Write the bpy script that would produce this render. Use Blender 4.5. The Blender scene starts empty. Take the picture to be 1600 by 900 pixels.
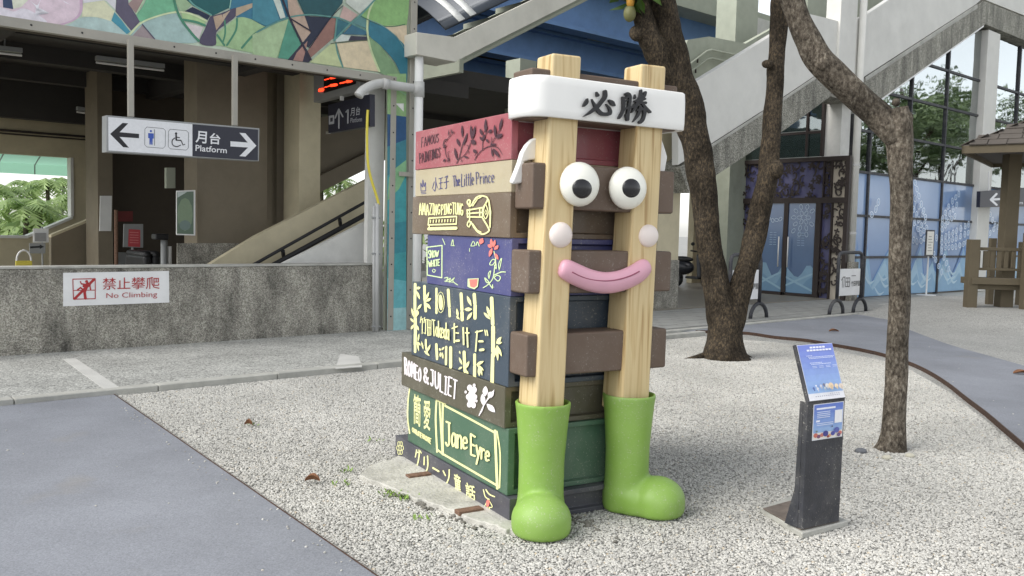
import bpy, bmesh, math, random
from mathutils import Vector, Matrix, noise as mnoise
random.seed(7)
R_ = random.random
scene = bpy.context.scene
COL = scene.collection

# ------------------------------------------------------------------ camera
F, CX, CY, H = 1370.0, 800.0, 450.0, 1.55          # focal length in photo pixels (1600 wide), eye height
ROLL = math.atan(0.0237)
PITCH = math.atan((CY - (338 + 790 * 0.0237)) * math.cos(ROLL) / F)
FWD = Vector((0, math.cos(PITCH), -math.sin(PITCH)))
_r0 = Vector((1, 0, 0)); _u0 = _r0.cross(FWD)
CR = math.cos(ROLL) * _r0 + math.sin(ROLL) * _u0
CU = -math.sin(ROLL) * _r0 + math.cos(ROLL) * _u0
EYE = Vector((0, 0, H))
cam = bpy.data.cameras.new('camera'); camo = bpy.data.objects.new('camera', cam); COL.objects.link(camo)
cam.sensor_width = 36; cam.lens = F / 1600 * 36; cam.clip_end = 2000; cam.clip_start = 0.05
m3 = Matrix((CR, CU, -FWD)).transposed()
camo.matrix_world = Matrix.Translation(EYE) @ m3.to_4x4()
scene.camera = camo

# ------------------------------------------------------------------ light
SUN_EL, SUN_AZ = math.radians(44), math.radians(-116)     # azimuth from +Y towards +X
w = bpy.data.worlds.new('World'); scene.world = w; w.use_nodes = True
nt = w.node_tree; bg = nt.nodes['Background']
sky = nt.nodes.new('ShaderNodeTexSky'); sky.sky_type = 'NISHITA'; sky.sun_disc = False
sky.sun_elevation = SUN_EL; sky.sun_rotation = SUN_AZ; sky.air_density = 1.0; sky.dust_density = 1.0; sky.ozone_density = 1.0
hs = nt.nodes.new('ShaderNodeHueSaturation'); hs.inputs['Saturation'].default_value = 0.22
nt.links.new(sky.outputs[0], hs.inputs['Color']); nt.links.new(hs.outputs[0], bg.inputs[0])
bg.inputs[1].default_value = 0.135
sun = bpy.data.lights.new('sun', 'SUN'); sun.energy = 1.4; sun.angle = math.radians(40); sun.color = (1.0, 0.965, 0.91)
suno = bpy.data.objects.new('sun', sun); COL.objects.link(suno)
sd = Vector((math.sin(SUN_AZ) * math.cos(SUN_EL), math.cos(SUN_AZ) * math.cos(SUN_EL), math.sin(SUN_EL)))
suno.rotation_euler = sd.to_track_quat('Z', 'Y').to_euler(); suno.location = (-8, -8, 20)
vs = scene.view_settings; vs.view_transform = 'Standard'; vs.look = 'None'; vs.exposure = 1.02; vs.gamma = 1.0
scene.cycles.use_denoising = True
scene.cycles.max_bounces = 8; scene.cycles.diffuse_bounces = 4; scene.cycles.glossy_bounces = 4
scene.cycles.transmission_bounces = 6; scene.cycles.transparent_max_bounces = 12
scene.cycles.caustics_reflective = False; scene.cycles.caustics_refractive = False

# ------------------------------------------------------------------ pixel -> place
def ray(px, py): return (FWD * F + CR * (px - CX) - CU * (py - CY)).normalized()
def ground(px, py, z=0.0):
    d = ray(px, py); return EYE + d * ((z - H) / d.z)
def on_plane(px, py, pt, n):
    d = ray(px, py); return EYE + d * ((pt - EYE).dot(n) / d.dot(n))
AZ = math.radians(49)                      # building grid
BU = Vector((math.sin(AZ), math.cos(AZ), 0)); BV = Vector((-math.cos(AZ), math.sin(AZ), 0))
def BW(u, v, z): return BU * u + BV * v + Vector((0, 0, z))
def wall_px(px, py, v): return on_plane(px, py, BV * v, BV)
def wuz(px, py, v):
    p = wall_px(px, py, v); return (p.dot(BU), p.z)
def upl_px(px, py, u): return on_plane(px, py, BU * u, BU)
SA = Vector((math.sin(math.radians(60)), math.cos(math.radians(60)), 0))     # sculpture grid
SB = Vector((math.sin(math.radians(-30)), math.cos(math.radians(-30)), 0))
S0 = ground(795, 822)
def SW(a, b, z): return S0 + SA * a + SB * b + Vector((0, 0, z))
def front_px(px, py, b): return on_plane(px, py, S0 + SB * b, SB)
def spine_px(px, py, a): return on_plane(px, py, S0 + SA * a, SA)
def faz(px, py, b):
    q = front_px(px, py, b) - S0; return (q.dot(SA), q.z)

# ------------------------------------------------------------------ materials
def lin(c):
    return tuple(((x / 255) / 12.92 if x / 255 <= 0.04045 else ((x / 255 + 0.055) / 1.055) ** 2.4) for x in c)
MATS = {}
def new_mat(name):
    m = bpy.data.materials.new(name); m.use_nodes = True
    return m, m.node_tree, m.node_tree.nodes['Principled BSDF']
def N(t, kind, **kw):
    n = t.nodes.new(kind)
    for k, v in kw.items():
        if k in n.inputs: n.inputs[k].default_value = v
        else: setattr(n, k, v)
    return n
def pm(name, rgb, rough=0.6, var=0.12, scale=6.0, bump=0.0, bscale=None, metal=0.0, spec=0.4, stretch=None, dirt=0.0, coat=0.0, wear=0.0):
    """plain procedural paint / plastic / metal: colour with broad and fine variation, slight relief, optional dirt"""
    if name in MATS: return MATS[name]
    m, t, b = new_mat(name)
    c = lin(rgb)
    tc = N(t, 'ShaderNodeTexCoord'); mp = N(t, 'ShaderNodeMapping'); t.links.new(tc.outputs['Object'], mp.inputs[0])
    if stretch: mp.inputs['Scale'].default_value = stretch
    n1 = N(t, 'ShaderNodeTexNoise', Scale=scale, Detail=5.0, Roughness=0.6); t.links.new(mp.outputs[0], n1.inputs['Vector'])
    r = N(t, 'ShaderNodeMapRange'); r.inputs['From Min'].default_value = 0.3; r.inputs['From Max'].default_value = 0.7
    r.inputs['To Min'].default_value = 1 - var; r.inputs['To Max'].default_value = 1 + var
    t.links.new(n1.outputs['Fac'], r.inputs['Value'])
    mx = N(t, 'ShaderNodeVectorMath', operation='SCALE'); mx.inputs[0].default_value = c; t.links.new(r.outputs[0], mx.inputs['Scale'])
    out = mx.outputs[0]
    if dirt > 0:
        n2 = N(t, 'ShaderNodeTexNoise', Scale=scale * 0.35, Detail=7.0, Roughness=0.7); t.links.new(mp.outputs[0], n2.inputs['Vector'])
        r2 = N(t, 'ShaderNodeMapRange'); r2.inputs['From Min'].default_value = 0.5; r2.inputs['From Max'].default_value = 0.75
        r2.inputs['To Max'].default_value = dirt; t.links.new(n2.outputs['Fac'], r2.inputs['Value'])
        mm = N(t, 'ShaderNodeMix', data_type='RGBA'); mm.inputs['B'].default_value = (c[0] * .35 + .02, c[1] * .35 + .018, c[2] * .33 + .014, 1)
        t.links.new(r2.outputs[0], mm.inputs['Factor']); t.links.new(out, mm.inputs['A']); out = mm.outputs['Result']
    if wear > 0:
        n4 = N(t, 'ShaderNodeTexNoise', Scale=95.0, Detail=2.0, Roughness=0.6); t.links.new(tc.outputs['Object'], n4.inputs['Vector'])
        n5 = N(t, 'ShaderNodeTexNoise', Scale=3.2, Detail=6.0, Roughness=0.7); t.links.new(tc.outputs['Object'], n5.inputs['Vector'])
        sm_ = N(t, 'ShaderNodeMath', operation='MULTIPLY_ADD'); sm_.inputs[1].default_value = 0.45; t.links.new(n5.outputs['Fac'], sm_.inputs[0]); t.links.new(n4.outputs['Fac'], sm_.inputs[2])
        r4 = N(t, 'ShaderNodeMapRange'); r4.inputs['From Min'].default_value = 0.86; r4.inputs['From Max'].default_value = 0.95; r4.inputs['To Max'].default_value = wear; t.links.new(sm_.outputs[0], r4.inputs['Value'])
        r5 = N(t, 'ShaderNodeMapRange'); r5.inputs['From Min'].default_value = 0.45; r5.inputs['From Max'].default_value = 0.8; r5.inputs['To Max'].default_value = wear * .35; t.links.new(n5.outputs['Fac'], r5.inputs['Value'])
        ad = N(t, 'ShaderNodeMath', operation='MAXIMUM'); t.links.new(r4.outputs[0], ad.inputs[0]); t.links.new(r5.outputs[0], ad.inputs[1])
        m4 = N(t, 'ShaderNodeMix', data_type='RGBA'); m4.inputs['B'].default_value = (*lin((190, 186, 176)), 1); t.links.new(ad.outputs[0], m4.inputs['Factor']); t.links.new(out, m4.inputs['A']); out = m4.outputs['Result']
        r6 = N(t, 'ShaderNodeMapRange'); r6.inputs['To Min'].default_value = rough - .08; r6.inputs['To Max'].default_value = rough + .25; t.links.new(n5.outputs['Fac'], r6.inputs['Value'])
    t.links.new(out, b.inputs['Base Color'])
    b.inputs['Roughness'].default_value = rough; b.inputs['Metallic'].default_value = metal
    b.inputs['Specular IOR Level'].default_value = spec; b.inputs['Coat Weight'].default_value = coat
    if wear > 0: t.links.new(r6.outputs[0], b.inputs['Roughness'])
    if bump > 0:
        n3 = N(t, 'ShaderNodeTexNoise', Scale=bscale or scale * 8, Detail=4.0); t.links.new(mp.outputs[0], n3.inputs['Vector'])
        bp = N(t, 'ShaderNodeBump', Strength=bump, Distance=0.01); t.links.new(n3.outputs['Fac'], bp.inputs['Height'])
        t.links.new(bp.outputs[0], b.inputs['Normal'])
    MATS[name] = m; return m
def ramp(t, stops):
    r = N(t, 'ShaderNodeValToRGB'); e = r.color_ramp.elements
    while len(e) < len(stops): e.new(0.5)
    for k, (p, c) in enumerate(stops):
        e[k].position = p; e[k].color = (*c, 1)
    return r
def aggregate(name, stops, scale=90, stain=0.5, rough=0.85, bump=0.6, vert=True, streak=(2.2, 2.2, 0.35)):
    """washed-pebble concrete: voronoi grains, dark rain streaks"""
    m, t, b = new_mat(name)
    tc = N(t, 'ShaderNodeTexCoord')
    vo = N(t, 'ShaderNodeTexVoronoi', Scale=scale); t.links.new(tc.outputs['Object'], vo.inputs['Vector'])
    sp = N(t, 'ShaderNodeSeparateColor'); t.links.new(vo.outputs['Color'], sp.inputs[0])
    r = ramp(t, stops); t.links.new(sp.outputs[0], r.inputs[0])
    mp = N(t, 'ShaderNodeMapping'); t.links.new(tc.outputs['Object'], mp.inputs[0])
    mp.inputs['Scale'].default_value = streak if vert else (0.8, 0.8, 0.8)
    n2 = N(t, 'ShaderNodeTexNoise', Scale=2.0, Detail=8.0, Roughness=0.68); t.links.new(mp.outputs[0], n2.inputs['Vector'])
    r2 = N(t, 'ShaderNodeMapRange'); r2.inputs['From Min'].default_value = 0.38; r2.inputs['From Max'].default_value = 0.68
    r2.inputs['To Min'].default_value = 1.15; r2.inputs['To Max'].default_value = 1 - stain
    t.links.new(n2.outputs['Fac'], r2.inputs['Value'])
    mx = N(t, 'ShaderNodeVectorMath', operation='SCALE'); t.links.new(r.outputs[0], mx.inputs[0]); t.links.new(r2.outputs[0], mx.inputs['Scale'])
    t.links.new(mx.outputs[0], b.inputs['Base Color']); b.inputs['Roughness'].default_value = rough
    bp = N(t, 'ShaderNodeBump', Strength=bump, Distance=0.01); bp.invert = True
    t.links.new(vo.outputs['Distance'], bp.inputs['Height']); t.links.new(bp.outputs[0], b.inputs['Normal'])
    MATS[name] = m; return m
def paint_mat(name, rough=0.5, var=0.1, scale=25, spec=0.4):
    """print: colour comes from the face colours of the print, with wear"""
    m, t, b = new_mat(name)
    at = N(t, 'ShaderNodeAttribute', attribute_name='Col'); tc = N(t, 'ShaderNodeTexCoord')
    n1 = N(t, 'ShaderNodeTexNoise', Scale=scale, Detail=6.0, Roughness=0.7); t.links.new(tc.outputs['Object'], n1.inputs['Vector'])
    r = N(t, 'ShaderNodeMapRange'); r.inputs['From Min'].default_value = 0.3; r.inputs['From Max'].default_value = 0.7
    r.inputs['To Min'].default_value = 1 - var; r.inputs['To Max'].default_value = 1 + var
    t.links.new(n1.outputs['Fac'], r.inputs['Value'])
    mx = N(t, 'ShaderNodeVectorMath', operation='SCALE'); t.links.new(at.outputs['Color'], mx.inputs[0]); t.links.new(r.outputs[0], mx.inputs['Scale'])
    t.links.new(mx.outputs[0], b.inputs['Base Color']); b.inputs['Roughness'].default_value = rough; b.inputs['Specular IOR Level'].default_value = spec
    MATS[name] = m; return m
def wood_mat():
    m, t, b = new_mat('painted_pine')
    tc = N(t, 'ShaderNodeTexCoord'); mp = N(t, 'ShaderNodeMapping'); t.links.new(tc.outputs['Object'], mp.inputs[0])
    mp.inputs['Scale'].default_value = (1, 1, 0.055)
    n0 = N(t, 'ShaderNodeTexNoise', Scale=24.0, Detail=2.5, Roughness=0.5, Distortion=0.9); t.links.new(mp.outputs[0], n0.inputs['Vector'])
    r = ramp(t, [(0.29, lin((176, 146, 100))), (0.41, lin((208, 185, 139))), (0.55, lin((214, 193, 148))), (0.64, lin((203, 178, 131))), (0.74, lin((172, 142, 96)))])
    t.links.new(n0.outputs['Fac'], r.inputs[0]); t.links.new(r.outputs[0], b.inputs['Base Color'])
    b.inputs['Roughness'].default_value = 0.42; b.inputs['Specular IOR Level'].default_value = 0.35
    MATS['wood'] = m; return m
def bark_mat(name, dark, light, patch, z=None, scale=1.0):
    m, t, b = new_mat(name)
    tc = N(t, 'ShaderNodeTexCoord'); mp = N(t, 'ShaderNodeMapping'); t.links.new(tc.outputs['Object'], mp.inputs[0])
    mp.inputs['Scale'].default_value = (1, 1, 0.55)
    n1 = N(t, 'ShaderNodeTexNoise', Scale=44.0 * scale, Detail=8.0, Roughness=0.74); t.links.new(mp.outputs[0], n1.inputs['Vector'])
    r = ramp(t, [(0.36, lin(dark)), (0.52, lin(light)), (0.68, lin(patch))]); t.links.new(n1.outputs['Fac'], r.inputs[0])
    n2 = N(t, 'ShaderNodeTexNoise', Scale=3.0, Detail=6.0, Roughness=0.65); t.links.new(tc.outputs['Object'], n2.inputs['Vector'])
    r2 = N(t, 'ShaderNodeMapRange'); r2.inputs['From Min'].default_value = 0.42; r2.inputs['From Max'].default_value = 0.62
    r2.inputs['To Min'].default_value = 1.1; r2.inputs['To Max'].default_value = 0.5; t.links.new(n2.outputs['Fac'], r2.inputs['Value'])
    mx = N(t, 'ShaderNodeVectorMath', operation='SCALE'); t.links.new(r.outputs[0], mx.inputs[0]); t.links.new(r2.outputs[0], mx.inputs['Scale'])
    t.links.new(mx.outputs[0], b.inputs['Base Color']); b.inputs['Roughness'].default_value = 0.9; b.inputs['Specular IOR Level'].default_value = 0.15
    bp = N(t, 'ShaderNodeBump', Strength=0.9, Distance=0.03); t.links.new(n1.outputs['Fac'], bp.inputs['Height']); t.links.new(bp.outputs[0], b.inputs['Normal'])
    MATS[name] = m; return m
def leaf_mat(name, c1, c2):
    m, t, b = new_mat(name)
    g = N(t, 'ShaderNodeTexNoise', Scale=1.4, Detail=4.0); tc = N(t, 'ShaderNodeTexCoord'); t.links.new(tc.outputs['Object'], g.inputs['Vector'])
    r = ramp(t, [(0.35, lin(c1)), (0.65, lin(c2))]); t.links.new(g.outputs['Fac'], r.inputs[0]); t.links.new(r.outputs[0], b.inputs['Base Color'])
    b.inputs['Roughness'].default_value = 0.5
    tr = N(t, 'ShaderNodeBsdfTranslucent'); t.links.new(r.outputs[0], tr.inputs['Color'])
    mx = N(t, 'ShaderNodeMixShader'); mx.inputs[0].default_value = 0.35
    t.links.new(b.outputs[0], mx.inputs[1]); t.links.new(tr.outputs[0], mx.inputs[2]); t.links.new(mx.outputs[0], t.nodes['Material Output'].inputs[0])
    MATS[name] = m; return m
def glass_mat(name, tint=(0.75, 0.82, 0.82), refl=0.55):
    m, t, b = new_mat(name); t.nodes.remove(b)
    gl = N(t, 'ShaderNodeBsdfGlossy', Roughness=0.03); gl.inputs['Color'].default_value = (0.86, 0.9, 0.9, 1)
    tc = N(t, 'ShaderNodeTexCoord'); nz_ = N(t, 'ShaderNodeTexNoise', Scale=1.3, Detail=2.0); t.links.new(tc.outputs['Object'], nz_.inputs['Vector'])
    bp = N(t, 'ShaderNodeBump', Strength=0.12, Distance=0.05); t.links.new(nz_.outputs['Fac'], bp.inputs['Height']); t.links.new(bp.outputs[0], gl.inputs['Normal'])
    tr = N(t, 'ShaderNodeBsdfTransparent'); tr.inputs['Color'].default_value = (*tint, 1)
    fr = N(t, 'ShaderNodeFresnel', IOR=1.5); mr = N(t, 'ShaderNodeMapRange'); mr.inputs['To Min'].default_value = refl * 0.5; mr.inputs['To Max'].default_value = 1.0
    t.links.new(fr.outputs[0], mr.inputs['Value'])
    mx = N(t, 'ShaderNodeMixShader'); t.links.new(mr.outputs[0], mx.inputs[0]); t.links.new(tr.outputs[0], mx.inputs[1]); t.links.new(gl.outputs[0], mx.inputs[2])
    t.links.new(mx.outputs[0], t.nodes['Material Output'].inputs[0]); MATS[name] = m; return m
def emit_mat(name, rgb, s):
    m, t, b = new_mat(name); b.inputs['Base Color'].default_value = (*lin(rgb), 1)
    b.inputs['Emission Color'].default_value = (*lin(rgb), 1); b.inputs['Emission Strength'].default_value = s; MATS[name] = m; return m
def gravel_base_mat():
    m, t, b = new_mat('gravel_bed')
    tc = N(t, 'ShaderNodeTexCoord'); vo = N(t, 'ShaderNodeTexVoronoi', Scale=85.0); t.links.new(tc.outputs['Object'], vo.inputs['Vector'])
    sp = N(t, 'ShaderNodeSeparateColor'); t.links.new(vo.outputs['Color'], sp.inputs[0])
    r = ramp(t, [(0.0, lin((150, 149, 145))), (0.3, lin((180, 179, 174))), (0.7, lin((198, 197, 191))), (1.0, lin((214, 213, 207)))]); t.links.new(sp.outputs[0], r.inputs[0])
    n2 = N(t, 'ShaderNodeTexNoise', Scale=0.9, Detail=7.0, Roughness=0.65); t.links.new(tc.outputs['Object'], n2.inputs['Vector'])
    r2 = N(t, 'ShaderNodeMapRange'); r2.inputs['From Min'].default_value = 0.3; r2.inputs['From Max'].default_value = 0.7
    r2.inputs['To Min'].default_value = 0.82; r2.inputs['To Max'].default_value = 1.08; t.links.new(n2.outputs['Fac'], r2.inputs['Value'])
    ed = N(t, 'ShaderNodeMapRange'); ed.inputs['From Min'].default_value = 0.15; ed.inputs['From Max'].default_value = 0.62; ed.inputs['To Min'].default_value = 1.0; ed.inputs['To Max'].default_value = 0.72
    t.links.new(vo.outputs['Distance'], ed.inputs['Value'])
    ml = N(t, 'ShaderNodeMath', operation='MULTIPLY'); t.links.new(r2.outputs[0], ml.inputs[0]); t.links.new(ed.outputs[0], ml.inputs[1])
    mx = N(t, 'ShaderNodeVectorMath', operation='SCALE'); t.links.new(r.outputs[0], mx.inputs[0]); t.links.new(ml.outputs[0], mx.inputs['Scale'])
    t.links.new(mx.outputs[0], b.inputs['Base Color']); b.inputs['Roughness'].default_value = 0.85
    bp = N(t, 'ShaderNodeBump', Strength=0.8, Distance=0.012); bp.invert = True; t.links.new(vo.outputs['Distance'], bp.inputs['Height']); t.links.new(bp.outputs[0], b.inputs['Normal'])
    MATS['gravel_bed'] = m; return m
def pebble_mat():
    m, t, b = new_mat('pebble_stone')
    oi = N(t, 'ShaderNodeObjectInfo')
    r = ramp(t, [(0.0, lin((138, 136, 131))), (0.14, lin((170, 168, 162))), (0.5, lin((188, 186, 179))), (0.88, lin((202, 200, 193))), (0.975, lin((208, 205, 197))), (1.0, lin((184, 168, 142)))])
    t.links.new(oi.outputs['Random'], r.inputs[0])
    n2 = N(t, 'ShaderNodeTexNoise', Scale=0.8, Detail=7.0, Roughness=0.62); t.links.new(oi.outputs['Location'], n2.inputs['Vector'])
    r2 = N(t, 'ShaderNodeMapRange'); r2.inputs['From Min'].default_value = 0.32; r2.inputs['From Max'].default_value = 0.68; r2.inputs['To Min'].default_value = 0.80; r2.inputs['To Max'].default_value = 1.08
    t.links.new(n2.outputs['Fac'], r2.inputs['Value']); mx = N(t, 'ShaderNodeVectorMath', operation='SCALE'); t.links.new(r.outputs[0], mx.inputs[0]); t.links.new(r2.outputs[0], mx.inputs['Scale'])
    t.links.new(mx.outputs[0], b.inputs['Base Color'])
    b.inputs['Roughness'].default_value = 0.75; MATS['pebble'] = m; return m
def asphalt_mat():
    m, t, b = new_mat('blue_grey_asphalt')
    tc = N(t, 'ShaderNodeTexCoord')
    n1 = N(t, 'ShaderNodeTexNoise', Scale=120.0, Detail=4.0, Roughness=0.75); t.links.new(tc.outputs['Object'], n1.inputs['Vector'])
    n2 = N(t, 'ShaderNodeTexNoise', Scale=0.8, Detail=6.0, Roughness=0.6); t.links.new(tc.outputs['Object'], n2.inputs['Vector'])
    r1 = ramp(t, [(0.3, lin((112, 115, 122))), (0.7, lin((154, 157, 164)))]); t.links.new(n1.outputs['Fac'], r1.inputs[0])
    r2 = N(t, 'ShaderNodeMapRange'); r2.inputs['From Min'].default_value = 0.3; r2.inputs['From Max'].default_value = 0.7
    r2.inputs['To Min'].default_value = 0.76; r2.inputs['To Max'].default_value = 1.1; t.links.new(n2.outputs['Fac'], r2.inputs['Value'])
    mx = N(t, 'ShaderNodeVectorMath', operation='SCALE'); t.links.new(r1.outputs[0], mx.inputs[0]); t.links.new(r2.outputs[0], mx.inputs['Scale'])
    n3 = N(t, 'ShaderNodeTexNoise', Scale=1.7, Detail=5.0); t.links.new(tc.outputs['Object'], n3.inputs['Vector'])
    r3 = N(t, 'ShaderNodeMapRange'); r3.inputs['From Min'].default_value = 0.62; r3.inputs['From Max'].default_value = 0.75; r3.inputs['To Max'].default_value = 0.35
    t.links.new(n3.outputs['Fac'], r3.inputs['Value'])
    mm = N(t, 'ShaderNodeMix', data_type='RGBA'); mm.inputs['B'].default_value = (*lin((140, 134, 124)), 1)
    t.links.new(r3.outputs[0], mm.inputs['Factor']); t.links.new(mx.outputs[0], mm.inputs['A']); t.links.new(mm.outputs['Result'], b.inputs['Base Color'])
    b.inputs['Roughness'].default_value = 0.8
    bp = N(t, 'ShaderNodeBump', Strength=0.35, Distance=0.004); t.links.new(n1.outputs['Fac'], bp.inputs['Height']); t.links.new(bp.outputs[0], b.inputs['Normal'])
    MATS['asphalt'] = m; return m
wood_mat(); gravel_base_mat(); pebble_mat(); asphalt_mat()
aggregate('wall_aggregate', [(0.0, lin((112, 109, 100))), (0.35, lin((142, 138, 128))), (0.65, lin((164, 160, 149))), (1.0, lin((188, 185, 174)))], scale=95, stain=0.8, streak=(1.3, 1.3, 0.55))
aggregate('beam_aggregate', [(0.0, lin((92, 91, 82))), (0.4, lin((138, 136, 125))), (0.75, lin((165, 163, 152))), (1.0, lin((190, 188, 178)))], scale=75, stain=0.6)
aggregate('pave_aggregate', [(0.0, lin((120, 120, 116))), (0.4, lin((158, 158, 153))), (1.0, lin((196, 196, 190)))], scale=70, stain=0.2, bump=0.3, vert=False)
bark_mat('bark_grey', (60, 54, 48), (116, 107, 95), (168, 160, 145))
bark_mat('bark_dark', (40, 36, 31), (74, 66, 56), (118, 102, 80))
leaf_mat('leaf_green', (38, 62, 24), (88, 120, 48)); leaf_mat('leaf_pale', (92, 112, 76), (142, 160, 118)); leaf_mat('palm_green', (98, 128, 66), (178, 202, 134))
glass_mat('window_glass', (0.62, 0.70, 0.70), refl=1.05); glass_mat('low_glass', (0.72, 0.78, 0.76), refl=0.5); glass_mat('door_glass', (0.35, 0.42, 0.42), 0.25)
paint_mat('mural_paint', 0.45, 0.16, 9); paint_mat('print', 0.35, 0.06, 30); paint_mat('film_print', 0.25, 0.08, 1.6)
emit_mat('led_red', (255, 60, 30), 1.6)

# ------------------------------------------------------------------ mesh building
class MB:
    def __init__(s): s.v, s.f, s.c, s.mi = [], [], [], []
    def add(s, vs, fs, col=None, mi=0):
        o = len(s.v); s.v += [Vector(p) for p in vs]
        for f in fs: s.f.append([i + o for i in f]); s.c.append(col); s.mi.append(mi)
        return s
    def hexa(s, p, col=None, mi=0):      # p: 4 bottom then 4 top
        return s.add(p, [(3, 2, 1, 0), (4, 5, 6, 7), (0, 1, 5, 4), (1, 2, 6, 5), (2, 3, 7, 6), (3, 0, 4, 7)], col, mi)
    def box(s, fr, x0, x1, y0, y1, z0, z1, col=None, mi=0):
        return s.hexa([fr(x0, y0, z0), fr(x1, y0, z0), fr(x1, y1, z0), fr(x0, y1, z0), fr(x0, y0, z1), fr(x1, y0, z1), fr(x1, y1, z1), fr(x0, y1, z1)], col, mi)
    def prism(s, pts, off, col=None, mi=0):
        n = len(pts); q = [Vector(p) + off for p in pts]
        return s.add(list(pts) + q, [tuple(range(n))[::-1], tuple(range(n, 2 * n))] + [(i, (i + 1) % n, n + (i + 1) % n, n + i) for i in range(n)], col, mi)
    def poly(s, pts, col=None, mi=0): return s.add(pts, [tuple(range(len(pts)))], col, mi)
    def tube(s, pts, rad, n=8, cap=True, col=None, mi=0, squash=None, ax=None, jit=0.0, seed=0):
        pts = [Vector(p) for p in pts]
        if not isinstance(rad, (list, tuple)): rad = [rad] * len(pts)
        rings = []; ref = None
        for i, p in enumerate(pts):
            d = (pts[min(i + 1, len(pts) - 1)] - pts[max(i - 1, 0)]).normalized()
            if ref is None:
                ref = Vector(ax) if ax else (Vector((0, 0, 1)) if abs(d.z) < 0.8 else Vector((1, 0, 0)))
            x = (ref - d * ref.dot(d)).normalized(); y = d.cross(x); ref = x
            rg = []
            for k in range(n):
                a = 2 * math.pi * k / n; rr = rad[i]
                if jit: rr *= 1 + jit * mnoise.noise(p * 3.1 + Vector((math.cos(a) * 1.3 + seed, math.sin(a) * 1.3, 0))) + jit * .42 * mnoise.noise(Vector((p.x * 4, p.y * 4, p.z * 5)) + Vector((math.cos(a) * 4.5, math.sin(a) * 4.5, seed)))
                rg.append(p + x * (math.cos(a) * rr) + y * (math.sin(a) * rr * (squash or 1)))
            rings.append(rg)
        vs = [q for rg in rings for q in rg]; fs = []
        for i in range(len(pts) - 1):
            for k in range(n): fs.append((i * n + k, i * n + (k + 1) % n, (i + 1) * n + (k + 1) % n, (i + 1) * n + k))
        if cap: fs += [tuple(range(n))[::-1], tuple(range((len(pts) - 1) * n, len(pts) * n))]
        return s.add(vs, fs, col, mi)
    def ell(s, c, ax, ay, az, nu=16, nv=10, half=False, col=None, mi=0):
        """ellipsoid with axis vectors; half = only the half towards az"""
        c = Vector(c); vs, fs = [], []
        t0 = 0.0
        rows = nv + 1
        for j in range(rows):
            t = (math.pi / 2 if half else math.pi) * j / nv
            for k in range(nu):
                a = 2 * math.pi * k / nu
                vs.append(c + az * math.cos(t) + ax * (math.sin(t) * math.cos(a)) + ay * (math.sin(t) * math.sin(a)))
        for j in range(nv):
            for k in range(nu): fs.append((j * nu + k, (j + 1) * nu + k, (j + 1) * nu + (k + 1) % nu, j * nu + (k + 1) % nu))
        if half: fs.append(tuple(nv * nu + k for k in range(nu))[::-1])
        return s.add(vs, fs, col, mi)
    def build(s, name, mat, parent=None, loc=None, smooth=False, bevel=0.0, seg=2, hard=None):
        """link as ONE mesh object; vertices are given in world space"""
        o_ = Vector(loc) if loc is not None else (ROOTLOC.get(parent.name, Vector((0, 0, 0))) if parent else Vector((0, 0, 0)))
        me = bpy.data.meshes.new(name); me.from_pydata([p - o_ for p in s.v], [], s.f)
        mats = mat if isinstance(mat, (list, tuple)) else [mat]
        for mm in mats: me.materials.append(MATS[mm] if isinstance(mm, str) else mm)
        if len(mats) > 1: me.polygons.foreach_set('material_index', s.mi)
        if any(c is not None for c in s.c):
            at = me.color_attributes.new('Col', 'FLOAT_COLOR', 'CORNER')
            li = 0; buf = []
            for f, c in zip(s.f, s.c):
                cc = (*lin(c), 1.0) if c is not None else (1, 1, 1, 1)
                buf += list(cc) * len(f)
            at.data.foreach_set('color', buf)
        me.update()
        b = bmesh.new(); b.from_mesh(me)
        if not any(c is not None for c in s.c) and len(s.f) < 60000: bmesh.ops.recalc_face_normals(b, faces=b.faces)
        b.to_mesh(me); b.free()
        if smooth: me.polygons.foreach_set('use_smooth', [True] * len(me.polygons))
        ob = bpy.data.objects.new(name, me); COL.objects.link(ob)
        if parent: ob.parent = parent
        else: ob.location = o_
        ROOTLOC[ob.name] = o_
        if bevel > 0:
            bv = ob.modifiers.new('bevel', 'BEVEL'); bv.width = bevel; bv.segments = seg; bv.limit_method = 'ANGLE'; bv.angle_limit = math.radians(40)
            if smooth is False and seg > 1: me.polygons.foreach_set('use_smooth', [True] * len(me.polygons)); bv.harden_normals = True
        return ob
ROOTLOC = {}
def tag(o, label=None, cat=None, group=None, kind=None):
    if label: o['label'] = label
    if cat: o['category'] = cat
    if group: o['group'] = group
    if kind: o['kind'] = kind
    return o
def thing(name, label, cat, loc, group=None):
    o = bpy.data.objects.new(name, None); COL.objects.link(o); o.location = loc; o.empty_display_size = 0.2
    ROOTLOC[o.name] = Vector(loc); return tag(o, label, cat, group)
def WXYZ(x, y, z): return Vector((x, y, z))
def frame(o, X, Y, Z=Vector((0, 0, 1))): return lambda x, y, z: o + X * x + Y * y + Z * z
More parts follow.
